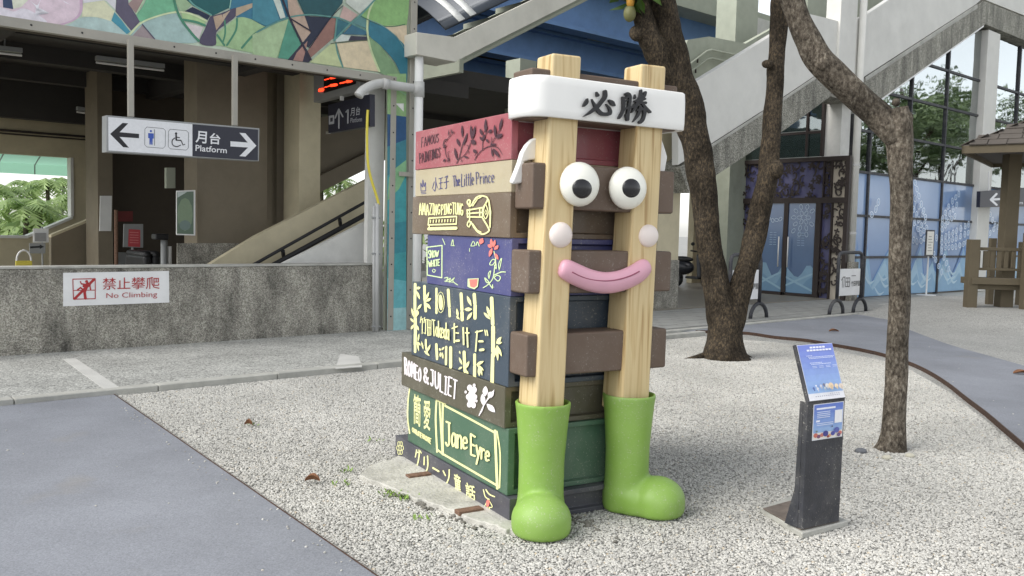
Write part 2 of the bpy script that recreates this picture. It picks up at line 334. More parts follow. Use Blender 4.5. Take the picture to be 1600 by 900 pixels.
# strokes: outlines in photo pixels, thrown on to a plane
def ribbon(pts, wd, ncap=5):
    pts = [Vector((p[0], p[1])) for p in pts]
    if not isinstance(wd, (list, tuple)): wd = [wd] * len(pts)
    L, Rr = [], []
    for i, p in enumerate(pts):
        a = pts[max(i - 1, 0)]; b = pts[min(i + 1, len(pts) - 1)]
        d = (b - a); d = d.normalized() if d.length > 1e-6 else Vector((1, 0)); n = Vector((-d.y, d.x))
        L.append(p + n * wd[i] / 2); Rr.append(p - n * wd[i] / 2)
    d0 = (pts[1] - pts[0]).normalized(); d1 = (pts[-1] - pts[-2]).normalized()
    def cap(c, d, wdt):
        n = Vector((-d.y, d.x)); out = []
        for k in range(1, ncap):
            a = math.pi * k / ncap; out.append(c + n * math.cos(a) * wdt / 2 + d * math.sin(a) * wdt / 2)
        return out
    c1 = cap(pts[-1], d1, wd[-1]); c0 = cap(pts[0], -d0, wd[0])
    return L, Rr, c1, c0
def smooth_pl(p, n=4):
    if len(p) < 3: return p
    out = []
    q = [p[0]] + list(p) + [p[-1]]
    for i in range(1, len(q) - 2):
        for k in range(n):
            t = k / n
            out.append(tuple(0.5 * ((2 * q[i][j]) + (-q[i - 1][j] + q[i + 1][j]) * t + (2 * q[i - 1][j] - 5 * q[i][j] + 4 * q[i + 1][j] - q[i + 2][j]) * t * t + (-q[i - 1][j] + 3 * q[i][j] - 3 * q[i + 1][j] + q[i + 2][j]) * t ** 3) for j in range(len(p[0]))))
    out.append(tuple(p[-1])); return out
class Print:
    """flat marks on a plane. to3: (px,py) -> Vector on the plane; nrm: unit vector towards the viewer"""
    def __init__(s, to3, nrm, base=0.0015, step=0.00012, zoom=(0, 0, 1)):
        s.to3, s.n, s.d, s.step, s.z, s.mb = to3, nrm, base, step, zoom, MB()
    def P(s, q): return s.to3(s.z[0] + q[0] / s.z[2], s.z[1] + q[1] / s.z[2]) + s.n * s.d
    def Z(s, ox, oy, sc): s.z = (ox, oy, sc); return s
    def stroke(s, pts, wd, col=None, sm=True, thick=0, mi=0):
        if sm and len(pts) > 2:
            if isinstance(wd, (list, tuple)):
                q = smooth_pl([(a[0], a[1], b) for a, b in zip(pts, wd)]); pts = [(a[0], a[1]) for a in q]; wd = [a[2] for a in q]
            else: pts = smooth_pl(list(pts))
        L, Rr, c1, c0 = ribbon(pts, wd); n = len(L)
        if thick:
            out = L + c1 + Rr[::-1] + c0
            s.mb.prism([s.P(q) for q in out], s.n * thick, col, mi)
        else:
            vs = [s.P(q) for q in L + Rr + c1 + c0]
            fs = [(i, i + 1, n + i + 1, n + i) for i in range(n - 1)]
            k1 = list(range(2 * n, 2 * n + len(c1))); k0 = list(range(2 * n + len(c1), 2 * n + len(c1) + len(c0)))
            fs += [tuple([n - 1] + k1 + [2 * n - 1]), tuple([n] + k0 + [0])]
            s.mb.add(vs, fs, col, mi)
        s.d += s.step; return s
    def poly(s, pts, col=None, sm=False, mi=0):
        if sm: pts = smooth_pl(list(pts) + [pts[0]])[:-1]
        s.mb.poly([s.P(q) for q in pts], col, mi); s.d += s.step; return s
    def ell(s, cx, cy, rx, ry, ang=0, col=None, n=12, mi=0):
        ca, sa = math.cos(ang), math.sin(ang)
        return s.poly([(cx + rx * math.cos(t) * ca - ry * math.sin(t) * sa, cy + rx * math.cos(t) * sa + ry * math.sin(t) * ca) for t in [2 * math.pi * k / n for k in range(n)]], col, mi=mi)
    def ring(s, cx, cy, rx, ry, wd, ang=0, col=None, n=12):
        ca, sa = math.cos(ang), math.sin(ang); vs, fs = [], []
        for k in range(n):
            t = 2 * math.pi * k / n
            for q in (0, wd):
                x, y = (rx - q) * math.cos(t), (ry - q) * math.sin(t); vs.append(s.P((cx + x * ca - y * sa, cy + x * sa + y * ca)))
        for k in range(n): fs.append((2 * k, 2 * ((k + 1) % n), 2 * ((k + 1) % n) + 1, 2 * k + 1))
        s.mb.add(vs, fs, col); s.d += s.step; return s
    def leaf(s, x0, y0, x1, y1, wd, col=None):
        dx, dy = x1 - x0, y1 - y0; l = math.hypot(dx, dy); nx, ny = -dy / l, dx / l
        pts = []
        for t, k in ((0, 0.1), (.2, .6), (.45, 1), (.7, .8), (.9, .35), (1, .05)): pts.append((x0 + dx * t + nx * k * wd / 2, y0 + dy * t + ny * k * wd / 2))
        for t, k in ((.9, .35), (.7, .8), (.45, 1), (.2, .6), (0, .1)): pts.append((x0 + dx * t - nx * k * wd / 2, y0 + dy * t - ny * k * wd / 2))
        return s.poly(pts, col)
    def quadmap(s, quad):
        (x0, y0), (x1, y1), (x2, y2), (x3, y3) = quad      # TL TR BR BL
        return lambda u, v: ((x3 * (1 - u) + x2 * u) * (1 - v) + (x0 * (1 - u) + x1 * u) * v, (y3 * (1 - u) + y2 * u) * (1 - v) + (y0 * (1 - u) + y1 * u) * v)
    def hand(s, text, quad, wd, col=None, gap=0.28, jit=0.0):
        """handwritten monoline lettering fitted in a quad"""
        gl = [(GL[c] if c in GL else None) for c in text]
        adv = [(0.45 if g is None else g[0]) for g in gl]
        tot = sum(adv) + gap * (len(text) - 1); x = 0; q = s.quadmap(quad)
        for g, a in zip(gl, adv):
            if g:
                dy = (R_() - .5) * jit
                for st in g[1]: s.stroke([q((x + p[0]) / tot, p[1] + dy) for p in st], wd, col, sm=len(st) > 2)
            x += a + gap
        return s
    def font(s, text, quad, col=None, bold=0.0, mi=0):
        me = text_mesh(text, bold); q = s.quadmap(quad)
        xs = [v.co.x for v in me.vertices]; ys = [v.co.y for v in me.vertices]
        x0, x1, y0, y1 = min(xs), max(xs), min(ys), max(ys)
        vs = [s.P(q((v.co.x - x0) / (x1 - x0), (v.co.y - y0) / (y1 - y0))) for v in me.vertices]
        s.mb.add(vs, [tuple(p.vertices) for p in me.polygons], col, mi); s.d += s.step
        bpy.data.meshes.remove(me); return s
    def build(s, name, mat, parent): return s.mb.build(name, mat, parent)
def text_mesh(text, bold=0.0):
    cu = bpy.data.curves.new('t', 'FONT'); cu.body = text; cu.size = 1; cu.offset = bold; cu.resolution_u = 3; cu.fill_mode = 'FRONT'
    ob = bpy.data.objects.new('t', cu); COL.objects.link(ob)
    dg = bpy.context.evaluated_depsgraph_get(); dg.update()
    me = bpy.data.meshes.new_from_object(ob.evaluated_get(dg))
    bpy.data.objects.remove(ob); bpy.data.curves.remove(cu); return me
# glyphs: width, strokes (x in 0..width, y in 0..1)
GL = {
 'A': (.6, [[(0, 0), (.3, 1), (.6, 0)], [(.12, .38), (.5, .38)]]), 'B': (.5, [[(0, 0), (0, 1), (.4, .9), (.4, .6), (0, .52)], [(0, .52), (.5, .4), (.48, .1), (0, 0)]]),
 'C': (.5, [[(.5, .85), (.25, 1), (0, .6), (.05, .2), (.3, 0), (.5, .15)]]), 'D': (.5, [[(0, 0), (0, 1), (.5, .7), (.5, .3), (0, 0)]]),
 'E': (.45, [[(.45, 1), (0, 1)], [(0, 1), (0, 0)], [(0, 0), (.45, 0)], [(0, .52), (.38, .52)]]), 'F': (.45, [[(.45, 1), (0, 1)], [(0, 1), (0, 0)], [(0, .52), (.36, .52)]]),
 'G': (.55, [[(.5, .85), (.25, 1), (0, .6), (.05, .2), (.3, 0), (.52, .15), (.52, .42), (.3, .42)]]), 'H': (.5, [[(0, 0), (0, 1)], [(.5, 0), (.5, 1)], [(0, .5), (.5, .5)]]),
 'I': (.3, [[(.15, 0), (.15, 1)], [(0, 1), (.3, 1)], [(0, 0), (.3, 0)]]), 'J': (.45, [[(.1, 1), (.45, 1)], [(.35, 1), (.35, .2), (.18, 0), (0, .12)]]),
 'L': (.42, [[(0, 1), (0, 0)], [(0, 0), (.42, 0)]]), 'M': (.65, [[(0, 0), (.06, 1)], [(.06, 1), (.32, .3)], [(.32, .3), (.6, 1)], [(.6, 1), (.65, 0)]]),
 'N': (.5, [[(0, 0), (0, 1)], [(0, 1), (.5, 0)], [(.5, 0), (.5, 1)]]), 'O': (.55, [[(.27, 1), (0, .6), (.05, .2), (.28, 0), (.52, .25), (.5, .75), (.27, 1)]]),
 'P': (.45, [[(0, 0), (0, 1)], [(0, 1), (.35, .98), (.45, .75), (.3, .52), (0, .48)]]), 'R': (.48, [[(0, 0), (0, 1)], [(0, 1), (.35, .98), (.44, .76), (.3, .54), (0, .5)], [(.15, .5), (.48, 0)]]),
 'S': (.45, [[(.43, .85), (.22, 1), (.02, .8), (.12, .58), (.38, .42), (.42, .15), (.2, 0), (0, .12)]]), 'T': (.5, [[(0, 1), (.5, 1)], [(.25, 1), (.25, 0)]]),
 'U': (.5, [[(0, 1), (0, .3), (.12, .03), (.35, .03), (.5, .3), (.5, 1)]]), 'W': (.75, [[(0, 1), (.18, 0)], [(.18, 0), (.37, .75)], [(.37, .75), (.56, 0)], [(.56, 0), (.75, 1)]]),
 'Z': (.5, [[(0, 1), (.5, 1)], [(.5, 1), (0, 0)], [(0, 0), (.5, 0)]]), '&': (.6, [[(.6, 0), (.1, .75), (.25, 1), (.42, .8), (.05, .35), (.1, .05), (.35, .02), (.58, .4)]]),
 'a': (.42, [[(.36, .55), (.15, .62), (0, .3), (.12, .02), (.34, .2)], [(.38, .6), (.38, .1), (.44, 0)]]), 'c': (.36, [[(.36, .5), (.18, .62), (0, .32), (.12, .02), (.36, .1)]]),
 'd': (.42, [[(.36, .5), (.15, .6), (0, .3), (.12, .02), (.36, .2)], [(.39, 1), (.39, 0)]]), 'e': (.4, [[(0, .32), (.38, .36), (.3, .6), (.1, .58), (0, .3), (.12, .02), (.38, .1)]]),
 'h': (.38, [[(0, 1), (0, 0)], [(0, .4), (.18, .62), (.36, .5), (.38, 0)]]), 'i': (.1, [[(.05, .6), (.05, 0)], [(.05, .82), (.06, .86)]]), 'k': (.36, [[(0, 1), (0, 0)], [(.34, .6), (.02, .28)], [(.1, .35), (.36, 0)]]),
 'l': (.12, [[(.06, 1), (.06, .05), (.14, 0)]]), 'n': (.38, [[(0, .6), (0, 0)], [(0, .38), (.18, .62), (.36, .5), (.38, 0)]]), 'r': (.3, [[(0, .6), (0, 0)], [(0, .36), (.14, .6), (.3, .56)]]),
 't': (.32, [[(.14, .95), (.14, .1), (.3, .02)], [(0, .65), (.3, .65)]]), 'y': (.42, [[(0, .6), (.2, .08)], [(.42, .6), (.2, 0), (.02, -.38)]]), 's': (.3, [[(.3, .55), (.1, .6), (.05, .4), (.28, .22), (.2, .02), (0, .06)]]),
}

# ================================================================== GROUND
Z3 = Vector((0, 0, 1))
pm('earth_concrete', (150, 150, 146), 0.9, 0.15, 0.6, 0.3, 30)
pm('concrete_kerb', (176, 175, 168), 0.85, 0.15, 5, 0.4, 60, dirt=0.5)
pm('concrete_old', (186, 184, 176), 0.9, 0.16, 7, 0.9, 45, dirt=0.75)
pm('paver_stone', (152, 152, 148), 0.8, 0.16, 3, 0.25, 70, dirt=0.3)
pm('rust_steel', (74, 56, 46), 0.8, 0.3, 30, 0.4, 90)
pm('rust_orange', (118, 92, 76), 0.85, 0.3, 40, 0.5, 90)
g = MB().poly([Vector((-300, -300, -.03)), Vector((300, -300, -.03)), Vector((300, 300, -.03)), Vector((-300, 300, -.03))]).build('ground', 'earth_concrete'); tag(g, kind='structure')
# gravel yard: a sheet with a low mound under the gazebo
GZ = ground(1545, 480, 0.25)
def gz(x, y):
    d = (Vector((x, y)) - Vector((GZ.x + 1.6, GZ.y + .9))).length
    t = max(0.0, min(1.0, (4.3 - d) / 2.0)); return 0.245 * t * t * (3 - 2 * t)
gm = MB(); NX, NY = 74, 74; X0, X1, Y0, Y1 = -9.0, 19.0, -4.0, 24.0
for j in range(NY + 1):
    for i in range(NX + 1):
        x = X0 + (X1 - X0) * i / NX; y = Y0 + (Y1 - Y0) * j / NY
        gm.v.append(Vector((x, y, gz(x, y) - 0.004)))
for j in range(NY):
    for i in range(NX):
        c = Vector((X0 + (X1 - X0) * (i + .5) / NX, Y0 + (Y1 - Y0) * (j + .5) / NY, 0))
        if c.dot(BV) < 8.75: gm.f.append([j * (NX + 1) + i, j * (NX + 1) + i + 1, (j + 1) * (NX + 1) + i + 1, (j + 1) * (NX + 1) + i]); gm.c.append(None); gm.mi.append(0)
yard = gm.build('gravel_yard', 'gravel_bed', smooth=True); tag(yard, kind='structure')
# left path
def gpoly(pts, z): return [Vector((p.x, p.y, z)) for p in pts]
e0, e1 = ground(176, 617), ground(582, 900)
ed = (e1 - e0).normalized()
LP = [e0 + ed * -0.4, e1, e1 + ed * 9, e1 + ed * 9 + Vector((-14, -3, 0)), BW(-14, 8.3, 0), BW(1, 8.3, 0)]
MBp = MB().poly(gpoly(LP, .012)).build('asphalt_path', 'asphalt'); tag(MBp, kind='structure')
em = MB(); n2 = Vector((ed.y, -ed.x, 0))
em.prism([e0 + ed * -0.2 + Z3 * -.02, e1 + ed * 9 + Z3 * -.02, e1 + ed * 9 + Z3 * .016, e0 + ed * -0.2 + Z3 * .016], n2 * -.006)
tag(em.build('path_edging', 'rust_steel', loc=e0), 'thin rusty steel edging between left asphalt path and gravel', 'edging')
# right, curved path
inner = [(1087, 520), (1130, 521), (1170, 523), (1210, 529), (1260, 534), (1300, 541), (1340, 548), (1380, 557), (1420, 570), (1450, 584), (1480, 603), (1510, 627), (1540, 650), (1570, 676), (1600, 702), (1640, 740), (1700, 800), (1800, 900)]
outer = [(1800, 640), (1700, 603), (1597, 572), (1540, 556), (1500, 545), (1475, 537), (1445, 526), (1422, 517), (1400, 506), (1385, 497)]
ip = [ground(*p) for p in inner]; op = [ground(*p) for p in outer]
kerb_a, kerb_b = BW(10.9, 8.5, 0), BW(18.6, 8.6, 0)
RP = ip + op + [kerb_b, kerb_a]
rp = MB().poly(gpoly(RP, .014)).build('asphalt_path', 'asphalt'); tag(rp, kind='structure')
em = MB()
sm = smooth_pl([(p.x, p.y) for p in ip], 3)
for a, b in zip(sm[:-1], sm[1:]):
    a, b = Vector((*a, 0)), Vector((*b, 0)); d = (b - a).normalized(); nn = Vector((-d.y, d.x, 0)) * .006
    em.hexa([a - nn + Z3 * -.02, b - nn + Z3 * -.02, b + nn + Z3 * -.02, a + nn + Z3 * -.02, a - nn + Z3 * .042, b - nn + Z3 * .042, b + nn + Z3 * .042, a + nn + Z3 * .042])
tag(em.build('path_edging', 'rust_steel', loc=ip[5]), 'curved rusty steel edging where gravel meets the right path', 'edging')
# pavement along the building
pv = MB().box(BW, -16, 10.2, 8.15, 10.75, -.02, .055).build('pavement', 'pave_aggregate'); tag(pv, kind='structure')
k = MB()
for i in range(18):
    u0 = -10 + i * 1.16
    k = MB().box(BW, u0, u0 + 1.155, 8.02, 8.148, -.02, .062 + (R_() - .5) * .008); k.build('kerb_stone', 'concrete_kerb', pv, bevel=.012)
for q in ([(98, 562), (118, 561), (186, 606), (162, 609)], [(532, 554), (560, 558), (566, 574), (524, 577)]):
    MB().prism([ground(x, y, .05) for x, y in q], Vector((0, 0, .009))).build('joint_band', pm('band_concrete', (196, 195, 190), .85, .08, 4, .2, 50) and 'band_concrete', pv)
pq = MB().box(BW, 10.2, 60, 8.62, 12.6, -.02, .004).build('paved_court', 'concrete_kerb'); tag(pq, kind='structure')
pav = MB().box(lambda x, y, z: BU * x + BV * y + Z3 * z, 0, .59, 0, .29, 0, .028); pme = None
cnt = 0
for r in range(11):
    for c in range(27):
        u, v = 10.25 + c * .6 + (.3 if r % 2 else 0), 8.75 + r * .3
        if cnt >= 297 or (u > 24): continue
        if pme is None: po = pav.build('paver', 'paver_stone', pq); pme = po.data
        else: po = bpy.data.objects.new('paver', pme); COL.objects.link(po); po.parent = pq
        po.location = BW(u, v, .003 + R_() * .006) ; cnt += 1
for i in range(14):
    u0 = 10.25 + i * 1.5
    if u0 < 40: MB().box(BW, u0, u0 + 1.49, 8.5 + .008 * i, 8.615 + .008 * i, -.02, .04).build('kerb_stone', 'concrete_kerb', pq, bevel=.012)

# near gravel: loose pebbles, geometry-node stuff
def pebbles(name, poly, dens, rad, seed, hole=None):
    mb = MB(); mb.poly(gpoly(poly, 0.0)); ob = mb.build(name, 'pebble'); tag(ob, 'loose white and grey pebbles', 'gravel', kind='stuff')
    t = bpy.data.node_groups.new(name, 'GeometryNodeTree')
    t.interface.new_socket('Geometry', in_out='INPUT', socket_type='NodeSocketGeometry'); t.interface.new_socket('Geometry', in_out='OUTPUT', socket_type='NodeSocketGeometry')
    gi = t.nodes.new('NodeGroupInput'); go = t.nodes.new('NodeGroupOutput')
    dp = t.nodes.new('GeometryNodeDistributePointsOnFaces'); dp.inputs['Density'].default_value = dens; dp.inputs['Seed'].default_value = seed
    ic = t.nodes.new('GeometryNodeMeshIcoSphere'); ic.inputs['Radius'].default_value = rad; ic.inputs['Subdivisions'].default_value = 2
    sx = t.nodes.new('GeometryNodeTransform'); sx.inputs['Scale'].default_value = (1.25, 0.95, 0.72)
    smm = t.nodes.new('GeometryNodeSetMaterial'); smm.inputs['Material'].default_value = MATS['pebble']
    ip_ = t.nodes.new('GeometryNodeInstanceOnPoints')
    rr = t.nodes.new('FunctionNodeRandomValue'); rr.data_type = 'FLOAT_VECTOR'; rr.inputs[0].default_value = (-.5, -.5, 0); rr.inputs[1].default_value = (.5, .5, 6.28)
    rs = t.nodes.new('FunctionNodeRandomValue'); rs.data_type = 'FLOAT'; rs.inputs[2].default_value = 0.55; rs.inputs[3].default_value = 1.35
    L = t.links.new
    L(gi.outputs[0], dp.inputs['Mesh']); L(dp.outputs['Points'], ip_.inputs['Points']); L(ic.outputs[0], sx.inputs['Geometry']); L(sx.outputs[0], smm.inputs['Geometry'])
    L(smm.outputs[0], ip_.inputs['Instance']); L(rr.outputs[0], ip_.inputs['Rotation']); L(rs.outputs[1], ip_.inputs['Scale']); L(ip_.outputs[0], go.inputs[0])
    md = ob.modifiers.new('scatter', 'NODES'); md.node_group = t; return ob
a0 = e0 + n2 * -.02
off = Vector((.03, .02, 0))
near = [e0 + off, e1 + off, e1 + ed * 1.2 + off, Vector((3.3, 2.4, 0)), Vector((4.6, 4.2, 0)), ground(1600, 708), ground(1540, 657), ground(1480, 611), ground(1420, 577), ground(1380, 564), ground(1300, 547), ground(1210, 535), ground(1100, 526), BW(10.2, 8.0, 0), BW(2.6, 8.0, 0)]
pebbles('gravel', near, 9000, .0060, 3)
spill = [e0 + Vector((-.12, -.02, .014)), e1 + Vector((-.14, -.08, .014)), e1 + Vector((-.02, 0, .014)), e0 + Vector((-.01, 0, .014))]
def spill_strip(q, dens, seed):
    ob = pebbles('spilled_gravel', q, dens, .0055, seed); ob.location.z = .014; ob['label'] = 'stray pebbles scattered on the asphalt'; return ob
spill_strip([e0 + Vector((-.10, -.05, 0)), e1 + Vector((-.12, -.10, 0)), e1 + Vector((-.012, 0, 0)), e0 + Vector((-.012, 0, 0))], 110, 5)
spill_strip([e0 + Vector((-3.2, -.4, 0)), e1 + Vector((-3.5, .2, 0)), e1 + Vector((-.1, -.1, 0)), e0 + Vector((-.1, 0, 0))], 3.2, 6)
spill_strip([ground(*q) for q in ((1200, 522), (1300, 533), (1380, 549), (1450, 575), (1500, 610), (1600, 694), (1600, 600), (1500, 560), (1420, 530), (1300, 505))], 4, 8)
mound = MB()

# ================================================================== SCULPTURE
for nm, c in dict(book_red=(160, 86, 94), book_beige=(180, 168, 140), book_brown=(106, 90, 74), book_blue=(74, 76, 124), book_navy=(62, 74, 86), book_olive=(86, 82, 66), book_green=(72, 103, 82), book_black=(72, 72, 80)).items():
    pm(nm, c, 0.38, 0.06, 5, 0.06, 60, dirt=0.14, spec=0.55, coat=0.15, wear=0.4)
pm('tie_brown', (101, 85, 73), 0.5, 0.06, 5, 0.15, 40, dirt=0.12, wear=0.25)
pm('white_gloss', (236, 235, 231), 0.35, 0.025, 4, 0.03, 20, dirt=0.06)
pm('eye_white', (240, 239, 228), 0.3, 0.02, 4); pm('pupil_black', (34, 34, 36), 0.25, 0.05, 9, spec=0.5)
pm('cheek_pink', (232, 220, 213), 0.4, 0.03, 6); pm('mouth_pink', (216, 164, 180), 0.38, 0.04, 6); pm('mouth_line', (150, 84, 104), 0.5, 0.05, 6)
pm('boot_green', (132, 168, 76), 0.36, 0.06, 5, 0.03, 20, dirt=0.10, wear=0.35)
pm('ink_cream', (238, 236, 172), 0.5, 0.05, 40); pm('ink_dark', (72, 46, 56), 0.5, 0.1, 40); pm('ink_blue', (72, 72, 124), 0.5, 0.1, 40)
pm('ink_white', (238, 230, 232), 0.5, 0.04, 40); pm('ink_mint', (206, 226, 172), 0.5, 0.08, 40); pm('ink_coral', (236, 128, 118), 0.5, 0.08, 40); pm('ink_black', (34, 33, 35), 0.4, 0.08, 40)
SC = thing('mascot_sculpture', 'railway-track sculpture with smiling face, white headband and green boots before stacked books', 'sculpture', S0 + SA * .45 + SB * .6)
def book(z0, z1, a0, a1, b0, b1, mat):
    mb = MB(); e, dp = .028, .03
    P = SW
    # shell with recessed fore edge at the front (b0) and the back
    mb.add([P(a0, b0, z0), P(a1, b0, z0), P(a1, b0, z1), P(a0, b0, z1), P(a0 + .045, b0, z0 + e), P(a1 - .01, b0, z0 + e), P(a1 - .01, b0, z1 - e), P(a0 + .045, b0, z1 - e),
            P(a0 + .05, b0 + dp, z0 + e + .004), P(a1 - .012, b0 + dp, z0 + e + .004), P(a1 - .012, b0 + dp, z1 - e - .004), P(a0 + .05, b0 + dp, z1 - e - .004),
            P(a0, b1, z0), P(a1, b1, z0), P(a1, b1, z1), P(a0, b1, z1)],
           [(0, 1, 5, 4), (1, 2, 6, 5), (2, 3, 7, 6), (3, 0, 4, 7), (4, 5, 9, 8), (5, 6, 10, 9), (6, 7, 11, 10), (7, 4, 8, 11), (8, 9, 10, 11),
            (12, 15, 14, 13), (0, 12, 13, 1), (3, 2, 14, 15), (0, 3, 15, 12), (1, 13, 14, 2)])
    return mb.build('book', mat, SC, bevel=.012)
BK = {}
for nm, *a in [('g', 0, .143, 0, .90, 0, 1.55, 'book_black'), ('j', .1435, .50, .012, .905, .05, 1.365, 'book_green'), ('r', .5005, .72, -.004, .912, .07, 1.452, 'book_olive'),
               ('t', .7205, 1.195, .004, .905, .055, 1.315, 'book_navy'), ('s', 1.1955, 1.499, .012, .90, .062, 1.11, 'book_blue'), ('a', 1.4995, 1.735, .0, .90, .065, 1.322, 'book_brown'),
               ('l', 1.7355, 1.903, .006, .90, .072, 1.297, 'book_beige'), ('f', 1.9035, 2.145, .002, .90, .074, 1.296, 'book_red')]:
    BK[nm] = book(*a)
def sprint(a, zoom=(0, 0, 1)): return Print(lambda x, y: spine_px(x, y, a), -SA, .0012, .0001, zoom)
# red book
p = sprint(.002, (640, 170, 6.925))
p.hand('FAMOUS', [(134, 312), (318, 268), (312, 360), (130, 418)], 7, jit=.08).hand('PAINTINGS', [(108, 485), (340, 420), (332, 525), (112, 592)], 7, gap=.2, jit=.08)
for st, wdt in [([(515, 590), (545, 520), (575, 400), (600, 330), (630, 265)], 8), ([(520, 550), (590, 510), (640, 440), (665, 370)], 7), ([(710, 555), (740, 500), (800, 440), (880, 405), (960, 420), (1010, 495)], [7, 8, 9, 10, 8, 4]),
                ([(795, 450), (800, 350), (830, 280), (850, 240)], 7), ([(880, 405), (920, 330), (960, 270), (1000, 180)], 7), ([(390, 420), (400, 500), (430, 560)], 6), ([(395, 360), (430, 310), (480, 250)], 6),
                ([(885, 400), (895, 310)], 6), ([(560, 545), (575, 560), (560, 570)], 5), ([(625, 395), (645, 400), (640, 430)], 5), ([(640, 455), (650, 465), (640, 485)], 5), ([(370, 400), (385, 340), (410, 330)], 9), ([(440, 460), (420, 480), (440, 560), (410, 570)], 5)]: p.stroke(st, wdt)
for lf in [(580, 310, 575, 175, 26), (590, 400, 632, 268, 26), (550, 405, 520, 320, 34), (520, 550, 495, 420, 30), (590, 515, 650, 530, 22), (680, 330, 672, 175, 30), (690, 330, 720, 180, 30), (672, 340, 725, 380, 55), (735, 480, 700, 440, 40),
           (825, 250, 835, 105, 28), (820, 260, 850, 175, 24), (800, 290, 772, 215, 34), (800, 345, 825, 275, 28), (800, 345, 770, 300, 28), (860, 260, 905, 225, 36), (865, 365, 838, 325, 28), (940, 310, 930, 170, 30), (980, 240, 1015, 95, 28), (945, 320, 1020, 270, 44), (885, 395, 955, 380, 24), (900, 420, 910, 525, 20), (915, 430, 985, 525, 40), (375, 575, 400, 540, 22), (405, 385, 375, 430, 22), (430, 300, 440, 220, 12), (470, 270, 460, 215, 12), (490, 240, 480, 270, 9), (420, 575, 440, 520, 12), (715, 515, 735, 490, 10)]: p.leaf(*lf)
p.build('lettering', 'ink_dark', BK['f'])
# beige book
p = sprint(.006, (640, 170, 6.925))
for st, wdt in [([(125, 890), (122, 800), (140, 850), (145, 765), (158, 845), (172, 795), (176, 885)], 7), ([(125, 890), (176, 885)], 7), ([(126, 905), (176, 900)], 6), ([(130, 920), (178, 915)], 6), ([(284, 745), (282, 870), (270, 890), (262, 870)], 7), ([(268, 790), (248, 862)], 6), ([(288, 790), (300, 855)], 6),
                ([(318, 758), (360, 745)], 7), ([(322, 805), (358, 798)], 7), ([(318, 868), (356, 860)], 7), ([(340, 755), (338, 862)], 7), ([(384, 742), (416, 725), (400, 765), (402, 850), (388, 862)], 7), ([(374, 798), (424, 785)], 7)]: p.stroke(st, wdt)
p.hand('The', [(470, 728), (545, 716), (545, 830), (478, 842)], 7, gap=.2).hand('Little', [(566, 706), (698, 688), (696, 822), (564, 842)], 6.5, gap=.24).hand('Prince', [(724, 688), (920, 665), (918, 797), (728, 815)], 6.5, gap=.24)
p.build('lettering', 'ink_blue', BK['l'])
# brown book
p = sprint(.0, (640, 290, 5.295))
p.hand('AMAZING', [(80, 145), (256, 158), (253, 240), (82, 242)], 8.5, gap=.26, jit=.1).hand('PING', [(266, 160), (352, 150), (350, 235), (268, 240)], 8.5, gap=.24, jit=.08).hand('TUNG', [(360, 140), (448, 150), (446, 245), (362, 232)], 8.5, gap=.24, jit=.08)
for st, wdt in [([(165, 270), (395, 255)], 12), ([(165, 270), (160, 325)], 10), ([(395, 255), (392, 318)], 10), ([(160, 325), (392, 318)], 12), ([(165, 358), (390, 352)], 26), ([(170, 335), (165, 365)], 10)]: p.stroke(st, wdt, sm=False)
for i in range(9): p.stroke([(180 + i * 24, 286 - i), (178 + i * 24, 305 - i)], 9, sm=False)
for st, wdt in [([(500, 165), (485, 140), (495, 118), (510, 130), (500, 170), (520, 160), (560, 100), (610, 85), (655, 110), (615, 185)], 13), ([(500, 345), (485, 325), (498, 292), (512, 310), (500, 345)], 10), ([(515, 300), (560, 370), (610, 402), (660, 380), (660, 350), (610, 265)], 13), ([(530, 170), (570, 110), (600, 95)], 8), ([(530, 315), (570, 370), (600, 385)], 8),
                ([(485, 205), (610, 182)], 12), ([(485, 232), (610, 222)], 12), ([(488, 258), (610, 262)], 12), ([(485, 200), (488, 262)], 10), ([(505, 195), (505, 300)], 10), ([(590, 185), (590, 262)], 10), ([(612, 182), (612, 265)], 10), ([(638, 150), (660, 220), (638, 275), (618, 222), (638, 150)], 8), ([(640, 200), (648, 222), (640, 240), (632, 222), (640, 200)], 5), ([(665, 118), (678, 220), (675, 345)], [10, 15, 10])]: p.stroke(st, wdt, sm=len(st) > 4)
p.build('lettering', 'ink_cream', BK['a'])
# blue book
p = sprint(.012, (640, 290, 5.295))
for st, wdt in [([(145, 510), (270, 495)], 9), ([(270, 495), (268, 762)], 9), ([(268, 762), (148, 740)], 9), ([(148, 740), (145, 510)], 9), ([(200, 692), (215, 700), (205, 718), (190, 705), (200, 692)], 6), ([(275, 440), (295, 488)], 6), ([(345, 495), (360, 445), (365, 490), (375, 498), (345, 495)], 6),
                ([(290, 765), (320, 760), (300, 795), (340, 765), (330, 800), (375, 760), (360, 790), (400, 822)], 7), ([(290, 790), (360, 800)], 5), ([(700, 545), (715, 610), (705, 690), (690, 770), (650, 820), (612, 845)], 8), ([(715, 620), (690, 655), (665, 650), (690, 610), (715, 620)], 7), ([(745, 700), (765, 600), (740, 650), (745, 700)], 7), ([(705, 740), (760, 715), (795, 715)], 9), ([(700, 760), (735, 790), (755, 760), (730, 742), (700, 760)], 8), ([(660, 770), (675, 705), (655, 730), (660, 770)], 7), ([(625, 765), (640, 800), (660, 800), (630, 765)], 8), ([(665, 815), (690, 850), (690, 820)], 8), ([(715, 620), (722, 690), (705, 660)], 7), ([(510, 500), (530, 460), (545, 495), (510, 500)], 6), ([(555, 495), (565, 465), (580, 500)], 7), ([(500, 520), (500, 545)], 5)]: p.stroke(st, wdt)
p.hand('SNOW', [(160, 535), (245, 540), (242, 585), (162, 600)], 8, gap=.16).hand('WHITE', [(160, 625), (256, 610), (254, 660), (165, 672)], 8, gap=.14)
